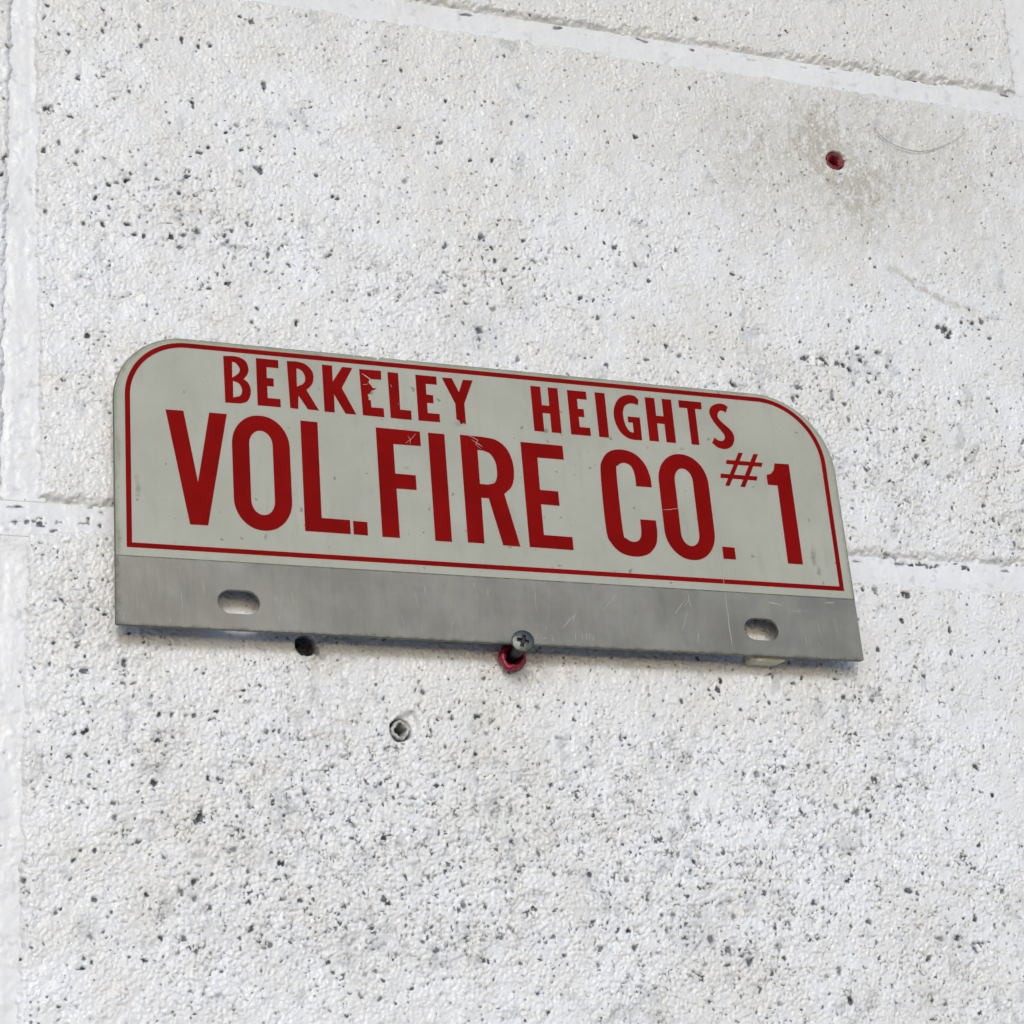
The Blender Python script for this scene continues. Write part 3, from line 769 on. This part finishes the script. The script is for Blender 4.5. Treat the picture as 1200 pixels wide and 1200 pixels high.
def border(d, v0):
    l, r = 3.75 + d, WID - 3.75 - d
    return ([(l, v0), (r, v0)] + arc(238.2, 76.3, 25.45 - d, 0, 90, 22) + arc(24.9, 80.6, 21.15 - d, 90, 180, 20))


on_face('border_line', [border(0, 26.45), border(1.75, 28.15)])

TR = {"B": [[[37.3, 98.3, 0], [40.8, 98.6, 0], [43.2, 98.2, 1], [45.1, 96.9, 1], [45.9, 94.4, 1], [45.5, 92.2, 1], [44.1, 90.2, 0], [45.6, 89.0, 1], [46.4, 86.8, 1], [46.2, 84.2, 1], [45.0, 81.9, 1], [42.6, 80.9, 0], [37.5, 80.8, 0]], [[40.3, 96.3, 0], [41.5, 96.0, 1], [42.8, 94.1, 1], [42.4, 92.3, 1], [40.2, 90.4, 0]], [[40.4, 89.2, 0], [42.5, 88.3, 1], [43.4, 86.0, 1], [42.7, 83.9, 1], [40.3, 83.0, 0]]], "R": [[[59.4, 98.6, 0], [62.7, 98.8, 0], [65.8, 98.1, 1], [68.1, 95.8, 1], [68.6, 93.2, 1], [67.9, 90.5, 1], [65.9, 88.2, 0], [70.0, 80.8, 0], [66.1, 80.9, 0], [63.0, 85.8, 0], [62.7, 80.7, 0], [59.9, 80.9, 0]], [[62.7, 96.1, 0], [64.5, 95.4, 1], [65.6, 93.1, 1], [65.0, 90.7, 1], [62.6, 89.2, 0]]], "S": [[[226.1, 96.7, 0], [225.0, 94.2, 0], [223.6, 94.9, 1], [222.3, 94.5, 1], [221.5, 93.1, 1], [221.8, 91.4, 1], [223.8, 89.4, 1], [226.0, 87.4, 1], [227.1, 85.1, 1], [226.8, 82.6, 1], [225.4, 80.5, 1], [223.0, 79.4, 1], [220.1, 79.7, 1], [217.8, 81.4, 0], [219.0, 83.7, 0], [220.5, 82.7, 1], [222.0, 82.6, 1], [223.1, 83.5, 1], [223.2, 85.0, 1], [222.0, 86.8, 1], [219.7, 89.8, 1], [218.4, 92.6, 1], [218.4, 94.8, 1], [219.8, 96.6, 1], [222.4, 97.7, 1], [224.6, 97.6, 1]]], "G": [[[190.2, 96.3, 0], [188.5, 97.7, 1], [185.7, 97.7, 1], [182.9, 96.4, 1], [180.9, 93.8, 1], [179.8, 90.3, 1], [180.0, 86.7, 1], [181.3, 83.2, 1], [183.4, 81.0, 1], [186.1, 80.0, 1], [189.9, 80.0, 0], [190.0, 89.1, 0], [185.2, 89.1, 0], [185.1, 86.8, 0], [186.9, 86.7, 0], [186.9, 82.8, 0], [185.3, 83.3, 1], [184.0, 85.6, 1], [183.5, 88.5, 1], [183.6, 90.9, 1], [184.5, 93.1, 1], [186.3, 94.3, 1], [188.2, 94.4, 1], [189.8, 94.0, 0]]], "E2": [[[85.1, 98.1, 0], [93.0, 98.2, 0], [92.9, 94.7, 0], [88.6, 94.6, 0], [88.2, 93.2, 0], [89.1, 92.2, 0], [89.6, 91.3, 0], [91.1, 91.2, 0], [90.2, 90.6, 0], [89.0, 90.1, 0], [88.5, 89.1, 0], [87.6, 88.5, 0], [88.0, 87.5, 0], [87.8, 86.7, 0], [88.7, 86.4, 0], [88.7, 83.8, 0], [93.1, 83.8, 0], [93.2, 80.4, 0], [85.5, 80.5, 0]]], "Y": [[[115.2, 97.8, 0], [118.9, 97.9, 0], [121.2, 92.7, 0], [123.0, 97.7, 0], [126.7, 97.8, 0], [122.9, 88.4, 0], [122.9, 80.3, 0], [122.0, 80.8, 0], [121.0, 80.2, 0], [120.5, 81.6, 0], [119.5, 82.0, 0], [119.5, 88.0, 0]]]}


def traced(key):
    return [smooth_path(L) for L in TR[key]]


def letterE(x, w, t, b, s, tb, mid, mw):
    return [(x, t), (x + w, t), (x + w, t - tb), (x + s, t - tb), (x + s, mid + tb / 2), (x + mw, mid + tb / 2), (x + mw, mid - tb / 2),
            (x + s, mid - tb / 2), (x + s, b + tb), (x + w + .2, b + tb), (x + w + .2, b), (x, b)]


def letterH(x, w, t, b, s, mid, mt):
    return [(x, t), (x + s, t), (x + s, mid + mt), (x + w - s, mid + mt), (x + w - s, t), (x + w, t), (x + w, b), (x + w - s, b),
            (x + w - s, mid - mt), (x + s, mid - mt), (x + s, b), (x, b)]


small = []
small += [traced('B')]
small += [[letterE(48.6, 7.8, 98.6, 80.8, 3.6, 3.1, 89.9, 5.9)]]
small += [traced('R')]
small += [[[(71.8, 98.5), (75.4, 98.45), (75.4, 92.4), (79.0, 98.3), (82.7, 98.3), (78.5, 90.2), (83.2, 80.5), (79.3, 80.5), (75.6, 87.5), (75.5, 80.6), (71.9, 80.6)]]]
small += [traced('E2')]
small += [[[(95.3, 98.0), (99.2, 97.95), (99.1, 83.9), (103.1, 83.85), (103.0, 80.25), (95.45, 80.35)]]]
small += [[letterE(105.5, 7.7, 97.95, 80.3, 3.6, 3.2, 89.0, 6.0)]]
small += [traced('Y')]
small += [[letterH(148.4, 10.4, 97.8, 80.1, 3.8, 89.0, 1.55)]]
small += [[letterE(162.4, 7.4, 97.5, 80.0, 3.6, 3.2, 88.8, 5.8)]]
small += [[[(173.1, 97.6), (177.0, 97.6), (177.0, 79.95), (173.2, 79.95)]]]
small += [traced('G')]
small += [[letterH(192.8, 10.5, 97.5, 80.1, 3.8, 88.9, 1.55)]]
small += [[[(206.2, 97.6), (215.4, 97.6), (215.3, 94.65), (212.6, 94.6), (212.6, 80.1), (209.5, 80.1), (209.4, 94.6), (206.2, 94.6)]]]
small += [traced('S')]
big = []
big += [[[(17.2, 76.4), (23.2, 76.5), (27.5, 51.0), (31.9, 76.6), (37.9, 76.6), (30.5, 35.75), (24.5, 35.7)]]]
big += [[rrect(39.3, 35.2, 59.1, 77.0, 9.6, 11.2, 16), rrect(45.2, 40.8, 53.2, 71.4, 3.95, 5.2)]]
big += [[[(63.2, 76.5), (69.2, 76.4), (69.0, 41.2), (78.8, 41.1), (78.8, 36.0), (63.1, 36.05)]]]
big += [[[(79.8, 40.9), (84.8, 40.8), (84.8, 35.9), (79.8, 36.0)]]]
big += [[[(89.8, 76.3), (105.7, 76.1), (105.7, 70.6), (95.8, 70.5), (95.8, 59.5), (103.1, 59.4), (103.1, 53.9), (95.9, 53.9), (96.0, 35.8), (89.8, 35.8)]]]
big += [[[(108.6, 75.95), (114.6, 75.9), (114.5, 35.6), (108.5, 35.6)]]]
big += [[smooth_path([(120.3, 76.2, 0), (128.5, 76.1, 0), (133.6, 75.3, 1), (137.2, 72.4, 1), (139.1, 67.5, 1), (139.2, 62.0, 1), (137.9, 57.8, 1), (135.0, 54.9, 0),
                       (139.3, 35.5, 0), (133.0, 35.6, 0), (129.1, 52.8, 0), (126.4, 52.8, 0), (126.2, 35.8, 0), (120.2, 35.8, 0)]),
         smooth_path([(126.4, 70.9, 0), (128.4, 70.8, 0), (131.0, 69.7, 1), (132.7, 66.5, 1), (132.9, 62.0, 1), (131.8, 59.0, 1), (129.3, 58.0, 0), (126.3, 58.0, 0)])]]
big += [[[(142.7, 75.4), (158.6, 75.2), (158.6, 69.8), (148.6, 69.8), (148.5, 57.5), (155.3, 57.4), (155.3, 51.9), (148.4, 52.0), (148.4, 40.5), (159.0, 40.4), (159.0, 35.5), (142.7, 35.6)]]]
big += [[smooth_path([(191.6, 61.7, 0), (191.4, 66.0, 1), (189.9, 70.6, 1), (186.5, 74.3, 1), (181.6, 75.7, 1), (176.6, 74.6, 1), (173.4, 71.0, 1), (172.2, 65.5, 1),
                       (172.1, 44.5, 1), (173.6, 39.0, 1), (177.2, 35.6, 1), (182.2, 34.6, 1), (187.2, 35.8, 1), (190.6, 39.4, 1), (191.7, 44.0, 1), (191.7, 49.0, 0),
                       (185.6, 49.0, 0), (185.5, 44.0, 1), (184.5, 41.2, 1), (182.1, 40.2, 1), (179.6, 41.3, 1), (178.5, 44.2, 1), (178.4, 66.2, 1), (179.4, 69.4, 1),
                       (181.9, 70.5, 1), (184.4, 69.3, 1), (185.4, 66.0, 1), (185.5, 61.7, 0)])]]
big += [[rrect(194.6, 34.7, 214.3, 75.8, 9.6, 11.2, 16), rrect(201.0, 40.1, 208.1, 70.1, 3.5, 4.8)]]
big += [[[(216.6, 40.7), (221.5, 40.6), (221.5, 36.0), (216.6, 36.0)]]]
# number sign: one outline with its middle counter
hx = [(228.0, 78.4), (230.0, 78.4), (227.5, 75.1), (234.2, 75.1)]
def slant(u, v): return u + (v - 64.7) * 0.52
def hs(a, v): return (a + (v - 64.7) * 0.52, v)
A0, A1, B0, B1 = 220.9, 222.7, 227.0, 228.9
v_ = (64.7, 67.7, 69.4, 73.4, 75.1, 78.4)
out_ = [hs(A0, v_[5]), hs(A1, v_[5]), hs(A1, v_[4]), hs(B0, v_[4]), hs(B0, v_[5]), hs(B1, v_[5]), hs(B1, v_[4]), (237.4, v_[4]), (236.8, v_[3]),
        hs(B1, v_[3]), hs(B1, v_[2]), (234.6, v_[2]), (234.0, v_[1]), hs(B1, v_[1]), hs(B1, v_[0]), hs(B0, v_[0]), hs(B0, v_[1]), hs(A1, v_[1]),
        hs(A1, v_[0]), hs(A0, v_[0]), hs(A0, v_[1]), (219.4, v_[1]), (219.7, v_[2]), hs(A0, v_[2]), hs(A0, v_[3]), (222.4, v_[3]), (222.8, v_[4]), hs(A0, v_[4])]
in_ = [hs(A1, v_[3]), hs(B0, v_[3]), hs(B0, v_[2]), hs(A1, v_[2])]
big += [[out_, in_]]
big += [[[(238.3, 70.3), (240.3, 71.0), (241.6, 72.6), (242.3, 75.3), (248.2, 75.4), (248.3, 35.8), (242.2, 35.8), (242.3, 66.4), (238.4, 66.4)]]]
for L in small + big:
    on_face('letter', L)


def scratch(P, w, h):
    """thin raised burr along a scratch"""
    L, R = [], []
    for k, (u, v) in enumerate(P):
        a = P[max(0, k - 1)]; b = P[min(len(P) - 1, k + 1)]
        dx, dy = b[0] - a[0], b[1] - a[1]
        q = math.hypot(dx, dy)
        ww = 0.75 * w * random.uniform(0.35, 1.1) * (0.4 if k in (0, len(P) - 1) else 1)
        L.append((u - dy / q * ww / 2, v + dx / q * ww / 2)); R.append((u + dy / q * ww / 2, v - dx / q * ww / 2))
    me = plate_mesh([L + R[::-1]], h)
    return me


def wobble(a, b, n, amp):
    return [(a[0] + (b[0] - a[0]) * k / n + random.uniform(-amp, amp), a[1] + (b[1] - a[1]) * k / n) for k in range(n + 1)]


for P, w in [([(123.0, 76.2), (125.0, 75.6), (126.8, 74.6), (125.9, 73.0), (127.7, 71.3)], .45), ([(124.5, 74.6), (127.2, 73.0), (128.4, 72.2)], .3),
             ([(100.2, 71.2), (102.4, 73.0), (104.2, 75.2)], .3), ([(101.2, 74.0), (102.0, 72.8), (101.9, 71.0)], .35), ([(85.9, 96.5), (87.8, 95.3), (89.4, 94.2)], .5),
             ([(86.2, 92.2), (88.0, 92.6)], .4), ([(194.8, 53.3), (197.5, 53.6), (201.2, 54.4)], .35), ([(98.6, 46.0), (98.9, 45.4)], .5),
             ([(100.3, 48.5), (100.5, 48.1)], .4), ([(96.2, 93.2), (96.6, 92.2)], .4), ([(98.4, 86.2), (98.7, 85.6)], .4)]:
    me = scratch(P, w, 0.03)
    me.transform(Matrix.Translation((0, 0, (TOP + 0.055) * MM)))
    link_mesh('scratch', me, M_scratch, sheet)
me = scratch(wobble((215.1, 58), (215.5, 24.3), 14, .07), .22, 0.03)
me.transform(Matrix.Translation((0, 0, (TOP + 0.055) * MM)))
link_mesh('scratch', me, M_scratch, sheet)
me = scratch(wobble((215.5, 23.5), (215.7, 1.6), 10, .12), .36, 0.03)
me.transform(Matrix.Translation((0, 0, 0.01 * MM)))
link_mesh('scratch', me, M_scratch, plate)
# short bright nicks in the bare strip
nick = bmesh.new()
for (u, v, du, dv, w) in [(57.5, 14, .8, -4, .3), (52, 12.5, .4, -3, .22), (100, 17, 1.0, -6, .25), (103.5, 19, .2, -3.5, .25), (95, 9, .6, -5, .22),
                          (152, 6.5, 5.5, 5.5, .3), (156, 9, 2.0, 4, .2), (145.5, 5, .7, 2, .2), (156.5, 2.5, .3, 3.2, .25), (160.5, 2.8, .4, 2.6, .3), (161.8, 2.8, .2, 2.4, .25),
                          (195, 14, 5, 6, .35), (201, 22, .4, -5, .35), (197, 8, 3, 7, .22), (251, 13, .6, -5, .22), (258, 16, .5, -6, .2), (245, 9, .4, -4, .2),
                          (143, 12, .3, 9, .16), (147.5, 10, 1.2, 12, .16), (21, 13, .5, -6, .22), (168, 14, 6, 6.5, .18), (255, 21.5, 4, .3, .6), (232, 20.5, 6, -.8, .4), (140.5, 2.2, .2, 1.6, .3), (142, 1.8, .3, 2.2, .3), (144, 2.4, 2.2, .3, .3), (148, 1.5, .4, 2.0, .3), (159, 2.2, .3, 2.6, .3), (163, 2.6, .2, 1.8, .25), (199, 17, 2.6, 3.4, .25), (176, 5, .4, 6, .15), (28, 17, .7, -5, .2), (112, 5, 1.2, 2, .2), (240, 17.5, 8, .6, .18)]:
    P = [(u + du * k / 4 + random.uniform(-.08, .08), v + dv * k / 4) for k in range(5)]
    m_ = scratch(P, w, 0.02)
    m_.transform(Matrix.Translation((0, 0, 0.01 * MM)))
    nick.from_mesh(m_)
    bpy.data.meshes.remove(m_)
me = bpy.data.meshes.new('nicks'); nick.to_mesh(me); nick.free()
o = link_mesh('nicks', me, M_scratch, plate)
o['kind'] = 'stuff'


# ------------------------------------------------------------------ fixings
def frame(loc, ax):
    """matrix with local z along ax (toward the viewer)"""
    z = Vector(ax).normalized()
    x = Vector((1, 0, 0)); x = (x - z * x.dot(z)).normalized()
    y = z.cross(x)
    m = Matrix((x, y, z)).transposed().to_4x4()
    m.translation = loc
    return m


def lathe(profile, n=40, wob=0.0, mod=None, close=False):
    """profile: (r, z) mm from back to front; mod(angle, k) scales r"""
    bm = bmesh.new()
    rings = []
    for k, (r, z) in enumerate(profile):
        ring = []
        for a in range(n):
            t = 2 * math.pi * a / n
            rr = r * (mod(t, k) if mod else 1) + random.uniform(-wob, wob)
            ring.append(bm.verts.new((rr * math.cos(t) * MM, rr * math.sin(t) * MM, (z + random.uniform(-wob, wob)) * MM)))
        rings.append(ring)
    for k in range(len(rings) - 1):
        for a in range(n):
            b = (a + 1) % n
            bm.faces.new((rings[k][a], rings[k][b], rings[k + 1][b], rings[k + 1][a]))
    if close:
        bm.faces.new(rings[0][::-1]); bm.faces.new(rings[-1])
    me = bpy.data.meshes.new('lathe')
    bm.to_mesh(me); bm.free()
    return me


# screw that carries the sign
tip = Vector((166.9, 0.5, -39.1)); headp = Vector((163.9, -18.0, -37.35))
axv = (headp - tip).normalized()
screw = thing('screw', 'dull cross-head screw standing out of a red plug under the bottom edge of the sign', 'screw', frame(W(*tip), axv))
Ls = (headp - tip).length
prof = []
z = -12.0
while z < Ls - 3.6:
    prof += [(1.45, z), (1.95, z + 0.45), (1.45, z + 0.9)]
    z += 1.1
prof += [(1.5, Ls - 3.4), (1.6, Ls - 2.9)]
link_mesh('shank', lathe(prof, 28), M_steel, screw, True)
# countersunk head with a cross recess: grid of rings, recess pressed in
bm = bmesh.new()
n = 96
rings = []
radii = [0.001] + [0.12 * k for k in range(1, 33)] + [3.95, 4.1, 4.15, 4.1, 3.6, 1.6]
for k, r in enumerate(radii):
    ring = []
    for a in range(n):
        t = 2 * math.pi * a / n
        x, y = r * math.cos(t), r * math.sin(t)
        if k <= 33:
            zz = 0.55 * (1 - (r / 4.1) ** 2)
            c_, s_ = math.cos(-0.28), math.sin(-0.28)
            px, py = x * c_ + y * s_, -x * s_ + y * c_
            arm = max(min((0.62 - abs(py)) / 0.12, (2.25 - abs(px)) / 0.12), min((0.62 - abs(px)) / 0.12, (2.25 - abs(py)) / 0.12), (1.15 - r) / 0.12)
            arm = max(0, min(1, arm))
            zz -= arm * (1.9 * (1 - 0.22 * r))
        else:
            zz = {34: -0.12, 35: -0.3, 36: -0.5, 37: -1.1, 38: -3.0}[k]
        ring.append(bm.verts.new((x * MM, y * MM, zz * MM)))
    rings.append(ring)
for k in range(len(rings) - 1):
    for a in range(n):
        b = (a + 1) % n
        f = bm.faces.new((rings[k][a], rings[k + 1][a], rings[k + 1][b], rings[k][b]))
        if k < 20:
            zc = sum(v.co.z for v in f.verts) / 4 / MM
            rc = radii[k]
            if zc < 0.55 * (1 - (rc / 4.1) ** 2) - 0.5:
                f.material_index = 1
me = bpy.data.meshes.new('head'); bm.to_mesh(me); bm.free()
idx = [p.material_index for p in me.polygons]
ho = link_mesh('head', me, M_steel, screw, False)
me.materials.append(M_recess)
for p, k in zip(me.polygons, idx):
    p.material_index = k
    p.use_smooth = True
ho.location = (0, 0, Ls * MM)
ho.scale = (0.94, 0.94, 1.0)

# red plug round the screw: a split, fluted collar pushed out of its hole
def flute(t, k):
    gap = 0.0
    return 1 + 0.02 * math.sin(t * 8) + 0.05 * math.sin(t * 3 + 1) + 0.05 * math.sin(t * 5 + k)


def torn(t, k):
    # the side away from the screw is flattened and split
    a = math.exp(-((t - 0.9) / 0.7) ** 2)
    c = math.exp(-((t - 4.6) / 0.25) ** 2) if k in (4, 5, 6, 7, 8) else 0.0
    return flute(t, k) * (1 - 0.22 * a) * (1 - 0.16 * c) * (1 + 0.10 * math.cos(t - 3.7))


plug1 = thing('wall_plug', 'red plastic wall plug poking out around the screw below the sign', 'wall plug', frame(W(166.5, 0, -39.5), (-0.18, -1, 0.04)), 'red wall plugs')
link_mesh('collar', lathe([(3.2, -9), (3.5, -1), (3.7, 1.0), (4.3, 2.0), (4.7, 3.2), (4.8, 4.2), (4.3, 5.2), (3.5, 5.6), (2.9, 5.0), (2.4, 4.0), (2.1, 2.0), (2.1, -9)], 44, 0.26, torn), M_plug, plug1, True)
plug2 = thing('wall_plug', 'empty red plastic wall plug set in a drilled hole at the upper right', 'wall plug', frame(W(312.0, 0, 167.1), (-0.05, -1, 0.05)), 'red wall plugs')
link_mesh('collar', lathe([(3.4, -9), (3.6, -2.2), (3.8, -1.2), (3.7, -0.5), (3.1, -0.3), (2.3, -1.0), (1.7, -2.2), (1.3, -4), (1.2, -6.5), (0.3, -7)], 44, 0.17, flute), M_plug_old, plug2, True)
tb = bmesh.new()
for (a0, a1, r0, r1, zz) in [(3.5, 5.2, 1.1, 2.5, -0.9), (5.6, 6.9, 1.3, 2.6, -0.6)]:
    vs0, vs1 = [], []
    for k in range(9):
        t = a0 + (a1 - a0) * k / 8
        vs0.append(tb.verts.new((r0 * math.cos(t) * MM, r0 * math.sin(t) * MM, (zz - 0.8 + random.uniform(-.1, .1)) * MM)))
        vs1.append(tb.verts.new((r1 * math.cos(t) * MM, r1 * math.sin(t) * MM, (zz + random.uniform(-.1, .1)) * MM)))
    for k in range(8):
        tb.faces.new((vs0[k], vs1[k], vs1[k + 1], vs0[k + 1]))
me = bpy.data.meshes.new('fin'); tb.to_mesh(me); tb.free()
fin = link_mesh('fin', me, M_plug_old, plug2, True)
md = fin.modifiers.new('solid', 'SOLIDIFY'); md.thickness = 0.4 * MM

anch = thing('wall_anchor', 'grey painted-over anchor sleeve in a chipped hole below the sign', 'anchor', frame(W(126.3, 0, -64.7), (0, -1, 0)))
sq = lambda t, k: (1 + 0.06 * math.sin(t * 4 + 0.6) + 0.05 * math.sin(t * 9)) * (1 + (0.12 * math.cos(4 * t) if k > 5 else 0))
link_mesh('sleeve', lathe([(3.2, -8), (3.2, -1.6), (3.15, -0.9), (2.95, -0.55), (2.6, -0.45), (2.25, -0.6), (2.0, -1.1), (1.9, -2.5), (1.8, -8)], 44, 0.09, sq), M_anchor, anch, True)

# foam pad between the wall and the plate
bm = bmesh.new()
bmesh.ops.create_cube(bm, size=1.0)
bmesh.ops.scale(bm, vec=(12.6 * MM, 8.4 * MM, 6.0 * MM), verts=bm.verts)
bmesh.ops.subdivide_edges(bm, edges=bm.edges, cuts=5, use_grid_fill=True)
for v in bm.verts:
    v.co.x += 0.25 * MM * math.sin(v.co.z * 900 + v.co.y * 400); v.co.z += 0.2 * MM * math.sin(v.co.x * 1100)
bmesh.ops.bevel(bm, geom=[e for e in bm.edges if len(e.link_faces) == 2 and e.calc_face_angle() > 0.8], offset=0.5 * MM, segments=2, affect='EDGES')
me = bpy.data.meshes.new('foam_pad'); bm.to_mesh(me); bm.free()
fp = link_mesh('foam_pad', me, M_foam, None, True)
fp.location = W(260.9, -4.6, -34.7)
fp['label'] = 'yellowed cream foam pad showing under the edge of the sign below its right slot'
fp['category'] = 'foam pad'

# ------------------------------------------------------------------ hair caught on the paint
hp = [(330.5, -0.9, 183.0), (332.8, -0.9, 180.3), (336, -0.95, 178.2), (339.4, -0.95, 176.7), (345.8, -0.95, 175.4), (351, -0.95, 175.7), (355.8, -0.9, 177.1),
      (361.2, -0.9, 179.4), (366.3, -0.9, 182.3), (369.9, -0.85, 184.7), (372.8, -0.9, 187.0), (374.4, -0.8, 189.6)]
cu = bpy.data.curves.new('hair', 'CURVE'); cu.dimensions = '3D'; cu.bevel_depth = 0.00015; cu.bevel_resolution = 1; cu.resolution_u = 5
sp = cu.splines.new('NURBS'); sp.points.add(len(hp) - 1)
base = W(345, 0, 178)
for k, q in enumerate(hp):
    sp.points[k].co = (*(W(*q) - base), 1); sp.points[k].radius = 1.0 - abs(k - 4.5) / 9
sp.order_u = 4; sp.use_endpoint_u = True
tmp = bpy.data.objects.new('hair', cu)
me = bpy.data.meshes.new_from_object(tmp); bpy.data.objects.remove(tmp); bpy.data.curves.remove(cu)
ho = link_mesh('hair', me, M_hair, None, True)
ho.location = base
ho['label'] = 'thin dark curved hair stuck on the paint to the right of the upper red plug'
ho['category'] = 'hair'
